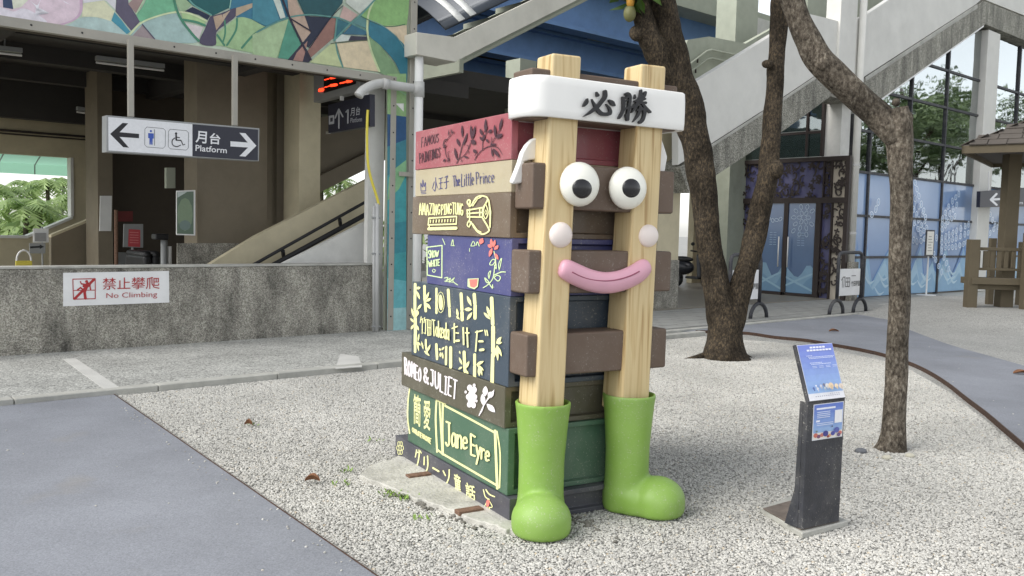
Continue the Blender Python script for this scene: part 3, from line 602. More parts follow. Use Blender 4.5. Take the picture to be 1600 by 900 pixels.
p.poly([(488, 770), (580, 766), (572, 835), (545, 858), (505, 845), (486, 835)], sm=False)
p.build('lettering', 'ink_mint', BK['s'])
p = sprint(.012, (640, 290, 5.295)); p.d += .004
for lf in [(690, 510, 680, 440, 26), (700, 510, 714, 448, 24), (708, 530, 742, 495, 30), (690, 510, 652, 490, 30), (690, 515, 665, 590, 28), (712, 560, 742, 612, 26), (590, 485, 612, 435, 40)]: p.leaf(*lf)
p.poly([(500, 776), (572, 772), (565, 828), (542, 846), (510, 836)])
p.build('flower_petals', 'ink_coral', BK['s'])
# navy book, bamboo
p = sprint(.004, (630, 430, 5))
for st, wdt in [([(95, 70), (94, 145)], 22), ([(93, 155), (93, 270)], 22), ([(95, 280), (97, 450)], 24), ([(96, 460), (95, 540)], 24), ([(95, 548), (95, 598)], 20), ([(168, 85), (170, 195)], 20), ([(172, 205), (178, 280)], 20), ([(262, 105), (262, 195)], 17), ([(262, 205), (262, 295)], 17), ([(354, 115), (362, 245)], 22), ([(364, 262), (366, 320)], 18), ([(455, 145), (462, 270)], 24), ([(462, 290), (464, 348)], 26), ([(558, 150), (563, 220)], 26), ([(565, 235), (564, 335)], 26), ([(694, 180), (703, 380)], 28), ([(706, 405), (706, 595)], 30), ([(703, 618), (698, 840)], [26, 28, ]),
                ([(180, 505), (180, 550)], 16), ([(182, 560), (190, 600)], 16), ([(262, 540), (268, 640)], 20), ([(268, 600), (268, 655)], 18), ([(340, 560), (338, 695)], 18), ([(375, 565), (375, 718)], 24), ([(480, 600), (484, 690)], 24), ([(484, 700), (488, 752)], 24), ([(563, 620), (563, 700)], 22), ([(563, 712), (562, 805)], 24)]: p.stroke(st, wdt, sm=False)
for lf in [(105, 105, 140, 95, 24), (108, 120, 135, 190, 20), (115, 270, 148, 225, 20), (112, 270, 125, 310, 18), (88, 330, 70, 255, 18), (90, 370, 60, 335, 18), (102, 330, 120, 290, 18), (88, 385, 65, 425, 20), (105, 385, 128, 432, 20), (120, 520, 130, 455, 14), (118, 520, 142, 550, 16), (115, 520, 128, 595, 14), (180, 195, 208, 130, 20), (182, 205, 225, 180, 24), (182, 215, 222, 265, 24), (435, 330, 425, 258, 20), (448, 345, 420, 320, 16), (540, 240, 505, 160, 26), (545, 265, 485, 268, 32), (545, 290, 505, 350, 26), (690, 330, 660, 240, 26), (688, 345, 636, 290, 24),
           (735, 535, 775, 480, 28), (740, 545, 778, 635, 24), (738, 550, 748, 670, 22), (735, 560, 720, 645, 18), (735, 530, 780, 525, 24), (165, 580, 150, 515, 14), (195, 600, 220, 540, 18), (170, 590, 215, 630, 18), (300, 590, 290, 570, 18), (300, 600, 298, 640, 16), (312, 600, 320, 655, 16), (308, 585, 330, 560, 16), (470, 700, 445, 640, 18), (470, 715, 440, 735, 18), (495, 730, 525, 670, 24), (490, 740, 520, 770, 20), (455, 615, 448, 590, 12), (580, 700, 640, 670, 24), (585, 700, 640, 745, 24), (600, 715, 605, 790, 22), (605, 700, 628, 785, 18)]: p.leaf(*lf)
p.ell(303, 212, 17, 62, -.05); p.ring(303, 212, 30, 84, 5)
for st, wdt in [([(150, 325), (143, 370)], 7), ([(146, 350), (165, 338)], 6), ([(160, 345), (158, 455)], 7), ([(178, 330), (172, 370)], 7), ([(174, 352), (192, 345)], 6), ([(186, 350), (184, 460), (172, 450)], 7), ([(200, 345), (202, 470)], 7), ([(200, 345), (228, 355), (226, 470), (202, 470)], 7), ([(213, 350), (213, 465)], 6), ([(202, 408), (226, 412)], 6)]: p.stroke(st, wdt, sm=False)
p.hand('Takeda', [(236, 348), (372, 378), (370, 505), (242, 470)], 9, gap=.12)
for st, wdt in [([(395, 415), (435, 400)], 11), ([(412, 378), (412, 525)], 11), ([(425, 450), (445, 452)], 10), ([(428, 512), (448, 510)], 18), ([(482, 410), (486, 540)], 13), ([(500, 450), (528, 450)], 11), ([(512, 412), (518, 560)], 12), ([(580, 445), (632, 432)], 11), ([(592, 435), (580, 592)], 11), ([(608, 516), (635, 516)], 16), ([(616, 584), (640, 580)], 20), ([(652, 428), (660, 468)], 9), ([(668, 430), (676, 470)], 9)]: p.stroke(st, wdt, sm=False)
p.build('lettering', 'ink_cream', BK['t'])
# olive book
p = sprint(-.004, (610, 540, 5))
p.hand('ROMEO', [(112, 92), (242, 178), (240, 280), (116, 220)], 11, gap=.28, jit=.06).hand('&', [(262, 172), (300, 180), (298, 300), (265, 278)], 13).hand('JULIET', [(315, 190), (525, 275), (515, 420), (318, 312)], 12, gap=.28, jit=.08)
for cx, cy, r in [(640, 385, 36), (625, 330, 26), (660, 345, 26), (612, 400, 22), (668, 400, 20), (622, 460, 24), (655, 465, 24), (660, 310, 14), (640, 420, 38), (594, 362, 12), (678, 432, 12)]: p.ell(cx, cy, r * .8, r)
for lf in [(745, 395, 750, 315, 44), (770, 400, 800, 360, 40), (735, 470, 725, 375, 40), (745, 450, 820, 340, 16), (760, 455, 825, 520, 44), (735, 480, 700, 545, 12), (790, 410, 815, 360, 20)]: p.leaf(*lf)
p.stroke([(700, 545), (735, 470), (780, 400), (815, 355)], 8)
p.build('lettering', 'ink_white', BK['r'])
# green book
p = sprint(.012, (610, 540, 5))
for st, wdt in [([(156, 310), (140, 420), (135, 560), (152, 685)], 10), ([(362, 425), (355, 560), (360, 700), (366, 830)], 14), ([(385, 430), (395, 640), (408, 850)], 12), ([(412, 435), (408, 640), (412, 850)], 16), ([(362, 425), (430, 455)], 14), ([(366, 810), (415, 850)], 14), ([(430, 470), (600, 560), (815, 678)], 16), ([(410, 845), (600, 955), (840, 1095)], 16), ([(820, 665), (828, 880), (838, 1115)], 20), ([(835, 670), (860, 850), (855, 1110)], 11)]: p.stroke(st, wdt)
p.font('簡', [(182, 372), (240, 392), (238, 640), (182, 608)], bold=.012).font('愛', [(262, 412), (318, 435), (314, 668), (262, 650)], bold=.012)
p.hand('CHARLOTTE', [(172, 638), (250, 685), (248, 722), (174, 672)], 5, gap=.12).hand('BRONTE', [(254, 688), (326, 728), (322, 768), (256, 722)], 5, gap=.12)
p.hand('Jane', [(436, 590), (608, 668), (606, 810), (440, 780)], 15, gap=.16).hand('Eyre', [(636, 690), (785, 790), (778, 905), (638, 850)], 15, gap=.16)
p.build('lettering', 'ink_cream', BK['j'])
# base book
p = sprint(.0, (605, 660, 5))
for k in range(6):
    t = k * math.pi / 3; p.ring(102 + 17 * math.cos(t), 200 + 38 * math.sin(t), 12, 20, 5, 0)
for st, wdt in [([(232, 215), (222, 270)], 9), ([(232, 235), (252, 238), (245, 300), (235, 338)], 10), ([(250, 215), (256, 232)], 7), ([(262, 222), (268, 240)], 7), ([(292, 270), (290, 330)], 10), ([(318, 262), (320, 340), (305, 390)], 10), ([(360, 355), (405, 382)], 13), ([(440, 378), (458, 415)], 10), ([(488, 370), (485, 430), (466, 478)], 10),
                ([(755, 525), (770, 580), (800, 600)], 8), ([(775, 525), (800, 560), (842, 580)], 10), ([(790, 600), (765, 660), (792, 662)], 6), ([(795, 600), (825, 658), (800, 662)], 6), ([(785, 665), (795, 718), (805, 665)], 6)]: p.stroke(st, wdt)
p.font('童', [(522, 388), (578, 418), (582, 552), (532, 535)], bold=.02).font('話', [(614, 462), (690, 498), (695, 622), (620, 590)], bold=.02)
p.build('lettering', 'ink_cream', BK['g'])
p = sprint(.0, (605, 660, 5)); p.d += .004; p.ell(792, 630, 14, 30, .1); p.build('flower_petals', 'ink_coral', BK['g'])
# rails
def rail(ab, at, z0, z1, b0=-.13, b1=.055):
    return MB().hexa([SW(ab[0], b0, z0), SW(ab[1], b0, z0), SW(ab[1], b1, z0), SW(ab[0], b1, z0), SW(at[0], b0, z1), SW(at[1], b0, z1 + .004), SW(at[1], b1 - .03, z1), SW(at[0], b1 - .03, z1)]).build('rail', 'wood', SC, bevel=.014, seg=3)
rail((.066, .240), (.113, .288), .57, 2.425); rail((.606, .799), (.668, .838), .57, 2.435)
def tie(z0, z1, a0, a1, b0=-.112, b1=.066): return MB().box(SW, a0, a1, b0, b1, z0, z1).build('sleeper', 'tie_brown', SC, bevel=.012, seg=2)
tie(2.10, 2.345, .0, .935, -.115, .07); tie(1.650, 1.882, .024, .938); tie(1.222, 1.443, .012, .938); tie(.797, 1.016, .014, .922)
# headband ring
hb = MB(); prof = []
a0, a1, b0, b1 = -.035, .955, -.172, .10
def rr(cx, cy, r, s, n=7): return [(cx + r * math.cos(math.radians(s + 90 * k / n)), cy + r * math.sin(math.radians(s + 90 * k / n))) for k in range(n + 1)]
loop = rr(a0 + .11, b0 + .11, .11, 180) + rr(a1 - .035, b0 + .035, .035, 270) + rr(a1 - .06, b1 - .06, .06, 0) + rr(a0 + .08, b1 - .08, .08, 90)
nl = len(loop); zs = [2.100, 2.106, 2.14, 2.20, 2.26, 2.298, 2.304]; of = [-.010, .0, .003, .004, .003, .0, -.010]
cxm = sum(q[0] for q in loop) / nl; cym = sum(q[1] for q in loop) / nl
vs_, fs_ = [], []
for z, o in zip(zs, of):
    for (x, y) in loop:
        d = Vector((x - cxm, y - cym)).normalized(); zz = z + (0.012 * math.sin(x * 9) if False else 0) - .004 * (x - .45)
        vs_.append(SW(x + d.x * o, y + d.y * o, zz))
for zin in (2.29, 2.11):
    for (x, y) in loop:
        d = Vector((x - cxm, y - cym)).normalized(); vs_.append(SW(x - d.x * .02, y - d.y * .02, zin))
nr = len(zs) + 2
for j in range(nr):
    for k in range(nl): fs_.append((j * nl + k, j * nl + (k + 1) % nl, ((j + 1) % nr) * nl + (k + 1) % nl, ((j + 1) % nr) * nl + k))
hb.add(vs_, fs_); HB = hb.build('headband', 'white_gloss', SC, smooth=True)
p = Print(lambda x, y: front_px(x, y, -.182), -SB, -.004, .0003, (890, 130, 11.25))
T = .014
for st, wdt in [([(300, 280), (285, 340), (240, 400)], [24, 60, 34]), ([(380, 285), (420, 370), (480, 470), (560, 540), (660, 545), (700, 520), (690, 450), (630, 370)], [10, 38, 60, 60, 62, 60, 42, 10]), ([(235, 588), (330, 530), (450, 440), (540, 340), (610, 240), (612, 150)], [8, 40, 66, 60, 66, 60]), ([(460, 160), (480, 215)], [16, 56]), ([(680, 300), (730, 345), (770, 390)], [24, 72, 40]),
                ([(915, 245), (935, 340), (925, 470), (890, 560), (855, 615)], [18, 55, 40, 46, 34]), ([(930, 280), (990, 250), (1030, 220), (975, 195)], [30, 40, 40, 44]), ([(1000, 180), (1045, 230), (1030, 400), (1010, 540), (1000, 640)], [40, 50, 50, 50, 56]), ([(940, 330), (1000, 300)], 22), ([(930, 460), (1010, 435), (1090, 420), (1170, 350)], [30, 44, 40, 50]), ([(980, 560), (1000, 640)], [40, 44]), ([(1130, 205), (1132, 262)], [10, 34]),
                ([(1235, 130), (1230, 230), (1190, 320), (1130, 430), (1070, 520)], [36, 50, 60, 46, 12]), ([(1310, 165), (1290, 230), (1220, 290), (1130, 320)], [44, 46, 54, 30]), ([(1300, 280), (1230, 310)], 40), ([(1150, 370), (1230, 350), (1310, 350)], [40, 44, 50]), ([(1240, 330), (1300, 420), (1390, 510)], [40, 46, 44]), ([(1165, 480), (1240, 460), (1290, 470), (1290, 560), (1260, 650), (1215, 690)], [30, 44, 56, 50, 52, 56]), ([(1220, 420), (1180, 560), (1090, 685)], [50, 44, 10])]: p.stroke(st, wdt, thick=T)
p.build('lettering', 'ink_black', HB)
# headband tails
def tail(px, b, th, name='headband_tail'):
    return MB().prism([front_px(x, y, b) for x, y in px], SB * th).build(name, 'white_gloss', SC, bevel=.014, seg=3)
tq = [(640 + x / 6.925, 170 + y / 6.925) for x, y in [(1400, 300), (1330, 330), (1275, 385), (1225, 470), (1190, 590), (1112, 790), (1140, 815), (1200, 806), (1272, 790), (1276, 755), (1262, 680), (1245, 575), (1300, 556), (1400, 545)]]
tail(tq, -.005, .04); tail([(1030, 205), (1038, 225), (1044, 245), (1040, 268), (1028, 290), (1018, 260), (1018, 210)], -.02, .05)
# face
def dome(px, py, b, rw, rh, dep, name, mat, parent=SC, tilt=0):
    c = front_px(px, py, b); ob = MB().ell(c, SA * rw, Z3 * rh, -SB * dep, 28, 10, half=True).build(name, mat, parent, smooth=True); return ob
eL = dome(904.5, 288, -.145, .117, .114, .075, 'eye', 'eye_white'); eR = dome(979.5, 294, -.145, .118, .113, .075, 'eye', 'eye_white')
for e, px, py in ((eL, 909.5, 293.5), (eR, 986, 294)):
    dome(px, py, -.200, .060, .054, .028, 'pupil', 'pupil_black', e)
dome(875.5, 367, -.128, .070, .066, .038, 'cheek', 'cheek_pink'); dome(1012.5, 368.5, -.128, .066, .062, .036, 'cheek', 'cheek_pink')
ml = smooth_pl([(874, 417), (884, 421), (900, 429), (922, 438), (945, 442), (968, 439), (990, 430), (1004, 420), (1014, 413)], 5)
nm_ = len(ml)
MO = MB().tube([front_px(x, y, -.138) for x, y in ml], [max(.004, .057 * (1 - abs(2 * i / (nm_ - 1) - 1) ** 7) ** .5) for i in range(nm_)], 16, ax=Z3, squash=.72).build('mouth', 'mouth_pink', SC, smooth=True)
MB().tube([front_px(x, y, -.176) for x, y in smooth_pl([(894, 425), (908, 432), (925, 437), (945, 439), (965, 437), (985, 431), (999, 424)], 4)], .004, 6).build('smile_line', 'mouth_line', MO, smooth=True)
# boots
def boot(base, az, ext=0.0):
    X = Vector((math.sin(az), math.cos(az), 0)); Y = Vector((X.y, -X.x, 0)); fr = frame(base, X, Y); mb = MB(); n = 28
    secs = [(.004, -.118, .05, .112), (.03, -.130, .10, .126), (.10, -.128, .12, .124), (.2, -.122, .122, .120), (.35, -.122, .122, .120), (.5, -.132, .132, .131), (.60, -.141, .141, .140), (.655, -.149, .149, .148), (.662, -.145, .145, .144), (.655, -.131, .131, .130), (.58, -.126, .126, .125)]
    rings = []
    for z, xb, xf, wy in secs:
        rings.append([fr((xb + xf) / 2 + (xf - xb) / 2 * math.cos(2 * math.pi * k / n), wy * math.sin(2 * math.pi * k / n), z) for k in range(n)])
    vs = [q for r_ in rings for q in r_]; fs = [(i * n + k, i * n + (k + 1) % n, (i + 1) * n + (k + 1) % n, (i + 1) * n + k) for i in range(len(secs) - 1) for k in range(n)]
    fs += [tuple(range(n))[::-1], tuple(range((len(secs) - 1) * n, len(secs) * n))]
    mb.add(vs, fs)
    def foot(cx, rx, ry, cz, rz):
        vs2, rows = [], []
        for j in range(9):
            t = math.pi / 2 * j / 8; rows.append((cz + rz * math.cos(t), math.sin(t) + .001))
        rows += [(cz * .55, .995), (cz * .22, .96), (.012, .90), (.004, .84)]
        for z, r_ in rows: vs2 += [fr(cx + rx * r_ * math.cos(2 * math.pi * k / n), ry * r_ * math.sin(2 * math.pi * k / n), z) for k in range(n)]
        mb.add(vs2, [(i * n + k, i * n + (k + 1) % n, (i + 1) * n + (k + 1) % n, (i + 1) * n + k) for i in range(len(rows) - 1) for k in range(n)] + [tuple(range(n)), tuple(range((len(rows) - 1) * n, len(rows) * n))[::-1]])
    foot(.158 + ext, .152, .154, .085, .125); foot(.06 + ext * .5, .170, .140, .08, .115); foot(.0, .132, .130, .10, .14)
    ob = mb.build('boot', 'boot_green', SC, smooth=True)
    rm = ob.modifiers.new('skin', 'REMESH'); rm.mode = 'VOXEL'; rm.voxel_size = .009; rm.use_smooth_shade = True
    s_ = ob.modifiers.new('soft', 'SMOOTH'); s_.iterations = 14; s_.factor = .5
    return ob
boot(Vector((*SW(.160, -.05, 0).xy, 0)), math.radians(180)); boot(Vector((*SW(.722, -.048, 0).xy, 0)), math.radians(113), .02)
for px, py in ((654, 743), (733, 798)):
    c = ground(px, py, .03); fr = frame(c, SA, SB)
    MB().box(fr, -.075, .075, -.03, .03, -.012, .012).build('fixing_bracket', 'rust_orange', SC, bevel=.004)
# footing
fp = [(560, 742), (578, 727), (600, 720), (622, 712), (700, 715), (800, 800), (805, 830), (775, 822), (745, 812), (715, 802), (690, 790), (660, 782), (632, 770), (600, 757)]
fq_ = []
for i in range(len(fp)):
    (xa, ya), (xb, yb) = fp[i], fp[(i + 1) % len(fp)]; n_ = max(1, int(math.hypot(xb - xa, yb - ya) / 7))
    for k_ in range(n_): fq_.append((xa + (xb - xa) * k_ / n_ + random.gauss(0, 1.6), ya + (yb - ya) * k_ / n_ + random.gauss(0, 1.3)))
mb = MB(); mb.prism([Vector((*ground(x, y, .03).xy, -.02)) for x, y in fq_], Vector((0, 0, .05)))
tag(mb.build('concrete_footing', 'concrete_old', loc=ground(680, 770), bevel=.008), 'cracked pale concrete footing under the book stack', 'footing')

# ================================================================== INFO STAND
pm('black_steel', (50, 51, 57), 0.5, 0.25, 14, 0.25, 120, dirt=0.4, spec=0.5, wear=0.45)
IB = ground(1253, 828, .04); IX = Vector((math.sin(math.radians(59.3)), math.cos(math.radians(59.3)), 0)); IY = Vector((-IX.y, IX.x, 0))
ifr = frame(Vector((IB.x, IB.y, 0)), IX, IY); W_ = .284
ST = thing('information_stand', 'black steel information stand with tilted blue panel on the gravel', 'info stand', ifr(.14, .06, 0))
MB().prism([ground(1187, 801, .0), ground(1236, 783, .0), ground(1326, 823, .0), ground(1253, 843, .0)], Z3 * .034).build('footing', 'concrete_kerb', ST, bevel=.008)
MB().prism([ground(1192, 796, .034), ground(1235, 784, .034), ground(1312, 815, .034), ground(1251, 829, .034)], Z3 * .008).build('base_plate', pm('plate_steel', (112, 102, 94), .7, .25, 14, .3, 60, dirt=.4) and 'plate_steel', ST, bevel=.002)
MB().hexa([ifr(0, 0, .042), ifr(W_, 0, .042), ifr(W_, .03, .042), ifr(0, .03, .042), ifr(0, 0, .70), ifr(W_, 0, .70), ifr(W_, .03, .70), ifr(0, .03, .70)]).build('post', 'black_steel', ST, bevel=.003)
for x in (0.0, W_ - .008):
    MB().prism([ifr(x, .03, .042), ifr(x, .115, .042), ifr(x, .06, .24), ifr(x, .05, .70), ifr(x, .03, .70)], IX * .008).build('side_fin', 'black_steel', ST)
pt = [ifr(0, -.004, .702), ifr(W_, -.004, .702), ifr(W_, .1, .985), ifr(0, .1, .985)]
PN = (pt[1] - pt[0]).cross(pt[3] - pt[0]).normalized()
MB().prism(pt, -PN * .02).build('panel', 'black_steel', ST, bevel=.003)
def panel_print(q, name):     # q: BL BR TR TL corners in world
    pr = Print(lambda x, y: q[0] * (1 - x) * (1 - y) + q[1] * x * (1 - y) + q[2] * x * y + q[3] * (1 - x) * y, PN if name == 'main' else -IY, .0015, .0002)
    return pr
pr = panel_print(pt, 'main')
def rect(pr, x0, y0, x1, y1, col): return pr.poly([(x0, y0), (x1, y0), (x1, y1), (x0, y1)], col)
rect(pr, .03, .02, .985, .99, (232, 232, 236))
for i in range(8):
    t = i / 7; rect(pr, .04, .14 + .105 * i, .975, .14 + .105 * (i + 1), (int(150 - 28 * t), int(182 - 44 * t), int(224 - 10 * t)))
for i in range(5): rect(pr, .35 + i * .083, .915, .42 + i * .083, .945, (238, 240, 250))
for i in range(8): rect(pr, .25 + i * .083, .865, .32 + i * .083, .895, (238, 240, 250))
for y, x0, x1 in ((.78, .2, .34), (.755, .24, .92), (.73, .24, .86), (.65, .22, .5), (.625, .24, .75)):
    x = x0
    while x < x1: rect(pr, x, y, x + .03, y + .012, (220, 228, 246)); x += .04
for y in (.59, .565):
    for x in (.24, .42, .6, .78): rect(pr, x, y, x + .12, y + .008, (200, 214, 240))
for i, (x, y, c, s) in enumerate([(.14, .22, (90, 110, 170), .03), (.24, .21, (225, 225, 235), .03), (.34, .25, (205, 205, 215), .035), (.42, .27, (120, 120, 140), .03), (.5, .25, (225, 220, 215), .05), (.6, .24, (232, 205, 170), .07), (.74, .23, (240, 215, 180), .05), (.86, .22, (226, 208, 190), .06), (.42, .21, (190, 200, 210), .03), (.2, .26, (240, 240, 244), .02)]):
    pr.ell(x, y, s, s * .75, 0, c); pr.ell(x + .01, y - .03, s * .5, s * .6, 0, tuple(int(k * .92) for k in c))
for i in range(12): rect(pr, .12 + i * .055, .07, .155 + i * .055, .085, (176, 176, 190))
for i in range(5): rect(pr, .5 + i * .055, .1, .535 + i * .055, .11, (176, 176, 190))
pr.build('panel_print', 'print', ST)
q2 = [ifr(.04, -.001, .50), ifr(W_ - .012, -.001, .50), ifr(W_ - .012, -.001, .688), ifr(.04, -.001, .688)]
pr = panel_print(q2, 'low')
rect(pr, 0, 0, 1, 1, (226, 228, 234))
for i in range(6): t = i / 5; rect(pr, .025, .2 + .13 * i, .975, .2 + .13 * (i + 1), (int(150 - 45 * t), int(180 - 50 * t), int(222 - 15 * t)))
rect(pr, .025, .03, .975, .2, (232, 226, 216))
rect(pr, .1, .84, .72, .89, (236, 238, 248)); rect(pr, .1, .5, .22, .55, (236, 238, 248))
for y in (.76, .71, .66, .61): rect(pr, .12, y, .55, y + .022, (210, 220, 242))
for y in (.45, .4): rect(pr, .12, y, .66, y + .02, (210, 220, 242))
pr.poly([(.70, .42), (.95, .42), (.95, .78), (.70, .78)], (238, 238, 240)); None
for x, y, c, s in [(.1, .14, (196, 110, 96), .07), (.2, .1, (120, 80, 110), .06), (.3, .13, (190, 120, 110), .06), (.42, .16, (70, 70, 140), .09), (.55, .09, (210, 160, 120), .05), (.66, .14, (80, 84, 160), .07), (.78, .22, (90, 100, 170), .09), (.9, .13, (206, 120, 110), .06), (.5, .07, (150, 70, 70), .04), (.12, .25, (120, 140, 130), .03), (.85, .08, (110, 90, 130), .06), (.62, .34, (90, 90, 110), .025)]: pr.ell(x, y, s, s * .9, 0, c)
pr.build('lower_print', 'print', ST)

# ================================================================== TREES
def facing(px, py, base, dy=0.0): return on_plane(px, py, base + Vector((0, dy, 0)), Vector((0, 1, 0)))
def stem(mb, base, pts, mpp, n=14, jit=.22, seed=0, dys=None):
    """pts: (px, py, width_px); each section sits at the tree's own distance (dys shifts it in depth)"""
    q = smooth_pl([(a, b, c, (dys[i] if dys else 0)) for i, (a, b, c) in enumerate(pts)], 9); n = 26
    P = [facing(a, b, base, d) for a, b, c, d in q]; r = [max(.01, .84 * c * (base.y + d) / F / 2) for a, b, c, d in q]
    mb.tube(P, r, n, True, jit=jit, seed=seed); return P
def leaves(mb, c, rad, n, size, seed):
    rnd = random.Random(seed); cl = []
    for i in range(max(6, n // 40)):
        while True:
            v = Vector((rnd.uniform(-1, 1), rnd.uniform(-1, 1), rnd.uniform(-1, 1)))
            if .25 < v.length < 1: break
        cl.append(Vector((v.x * rad[0], v.y * rad[1], v.z * rad[2])))
    for i in range(n):
        o = c + rnd.choice(cl) + Vector((rnd.gauss(0, .22), rnd.gauss(0, .22), rnd.gauss(0, .16))) * (rad[0] * .5 + .25)
        d = Vector((rnd.uniform(-1, 1), rnd.uniform(-1, 1), rnd.uniform(-.7, .3))).normalized(); s = size * rnd.uniform(.6, 1.3)
        x = d * s; y = d.cross(Vector((rnd.uniform(-.4, .4), rnd.uniform(-.4, .4), 1))).normalized() * s * .27
        z = d.cross(y).normalized() * s * .1
        mb.add([o, o + x * .45 + y + z, o + x - z, o + x * .45 - y + z], [(0, 1, 2, 3)])
# tree with the lopped knob, right
TB = ground(1394, 702)
TR = thing('shade_tree', 'pale-barked tree with lopped knob and leaning branch, right of the info stand', 'tree', TB)
mb = MB()
stem(mb, TB, [(1391, 722, 92), (1392, 706, 66), (1394, 688, 50), (1397, 640, 40), (1402, 560, 38), (1405, 460, 38), (1407, 360, 38), (1408, 280, 40), (1406, 225, 46), (1400, 196, 56), (1396, 170, 50)], 0, 18, .16)
stem(mb, TB, [(1402, 215, 44), (1380, 188, 52), (1350, 160, 50), (1310, 122, 50), (1280, 92, 50), (1262, 60, 46), (1245, 20, 42), (1228, -30, 42), (1195, -120, 36), (1170, -240, 28)], 0, 18, .16, 3)
for a, b, s in ((1415, 185, .055), (1404, 178, .05), (1286, 98, .06), (1400, 160, .03)):
    mb.ell(facing(a, b, TB, -.06), Vector((s, 0, 0)), Vector((0, s * .8, 0)), Vector((0, 0, s)), 10, 8)
mb.build('trunk', 'bark_grey', TR, smooth=True)
lm = MB(); leaves(lm, Vector((1.6, 6.6, 5.4)), (1.6, 1.5, .9), 900, .2, 5); lm.build('crown', 'leaf_green', TR)
# forked tree
TF = ground(1131, 560)
T2 = thing('shade_tree', 'dark-barked tree forking into two stems behind the sculpture', 'tree', TF)
mb = MB()
stem(mb, TF, [(1134, 570, 100), (1132, 552, 80), (1132, 530, 62), (1130, 500, 60), (1124, 470, 52), (1115, 420, 46), (1105, 350, 46), (1098, 290, 50), (1090, 230, 52), (1076, 170, 54), (1058, 110, 56), (1044, 55, 54), (1034, 0, 52), (1025, -60, 48), (1010, -160, 38)], 0, 18, .2)
stem(mb, TF, [(1138, 520, 50), (1146, 490, 46), (1158, 450, 40), (1174, 390, 38), (1188, 330, 38), (1198, 280, 38), (1204, 225, 34), (1208, 170, 31), (1212, 110, 30), (1216, 60, 30), (1220, 10, 36), (1226, -50, 30), (1240, -150, 24)], 0, 16, .2, 7)
stem(mb, TF, [(1050, 150, 40), (1030, 85, 46), (1012, 55, 40), (1003, 20, 34), (996, -40, 28)], 0, 12, .25, 9, [0, -.12, -.15, -.15, -.15])
mb.ell(facing(997, 52, TF, -.2), Vector((.11, 0, 0)), Vector((0, .08, 0)), Vector((0, 0, .1)), 10, 8)
mb.ell(facing(1212, 265, TF, -.1), Vector((.1, 0, 0)), Vector((0, .08, 0)), Vector((0, 0, .12)), 10, 8)
mb.ell(facing(1199, 100, TF, -.1), Vector((.07, 0, 0)), Vector((0, .06, 0)), Vector((0, 0, .05)), 10, 8)
for ax, ay, bx, by, w0 in ((1112, 552, 1068, 562, 12), (1152, 550, 1176, 560, 13)):
    a, b = ground(ax, ay, .06), ground(bx, by, -.01); mb.tube([a, (a + b) / 2 + Z3 * -.005, b], [.05, .032, .012], 8)
mb.build('trunk', 'bark_dark', T2, smooth=True)
lm = MB(); leaves(lm, Vector((2.2, 11.2, 7.6)), (2.6, 2.2, 1.3), 2600, .24, 8)
for (a, b, n) in ((978, -14, 24), (992, -10, 18), (1002, -14, 10)): leaves(lm, facing(a, b, TF, -.3), (.12, .12, .08), n, .22, a)
lm.build('crown', 'leaf_green', T2)
fr_ = MB(); pm('fruit_green', (112, 112, 72), .5, .1, 20); pm('fruit_yellow', (196, 144, 58), .5, .1, 20)
MB().ell(facing(984, 21, TF, -.3), Vector((.075, 0, 0)), Vector((0, .075, 0)), Vector((0, 0, .1)), 12, 10).build('fruit', 'fruit_green', T2, smooth=True)
MB().ell(facing(985, 2, TF, -.32), Vector((.05, 0, 0)), Vector((0, .05, 0)), Vector((0, 0, .08)), 12, 10).build('fruit', 'fruit_yellow', T2, smooth=True)
# trees across the yard, seen only as reflections in the glass wall
for i, (u, v, h) in enumerate(((33, 5.6, 8.5), (38.5, 4.6, 9.5), (44.5, 6.2, 9.5), (52, -1, 12))):
    b0 = BW(u, v, 0); t = thing('yard_tree', ['slim tree nearest the glass wall, mirrored in it', 'tall tree mirrored in the upper panes', 'second tree mirrored in the panes beside the white post', 'far tall tree mirrored in the glass'][i], 'tree', b0, 'trees across the yard')
    mb = MB(); mb.tube([b0, b0 + Vector((.1, .1, h * .35)), b0 + Vector((-.2, .2, h * .6)), b0 + Vector((.3, 0, h * .85))], [.2, .15, .1, .04], 10, jit=.2, seed=i)
    for k in range(5):
        a = k * 1.3 + i; mb.tube([b0 + Vector((0, .1, h * (.3 + .08 * k))), b0 + Vector((math.cos(a) * 1.6, math.sin(a) * 1.6, h * (.5 + .08 * k)))], [.08, .03], 6)
    mb.build('trunk', 'bark_dark', t, smooth=True); lm = MB(); leaves(lm, b0 + Vector((0, 0, h * .68)), (2.4, 2.4, 2.0), 1900, .34, 20 + i); lm.build('crown', 'leaf_pale', t)

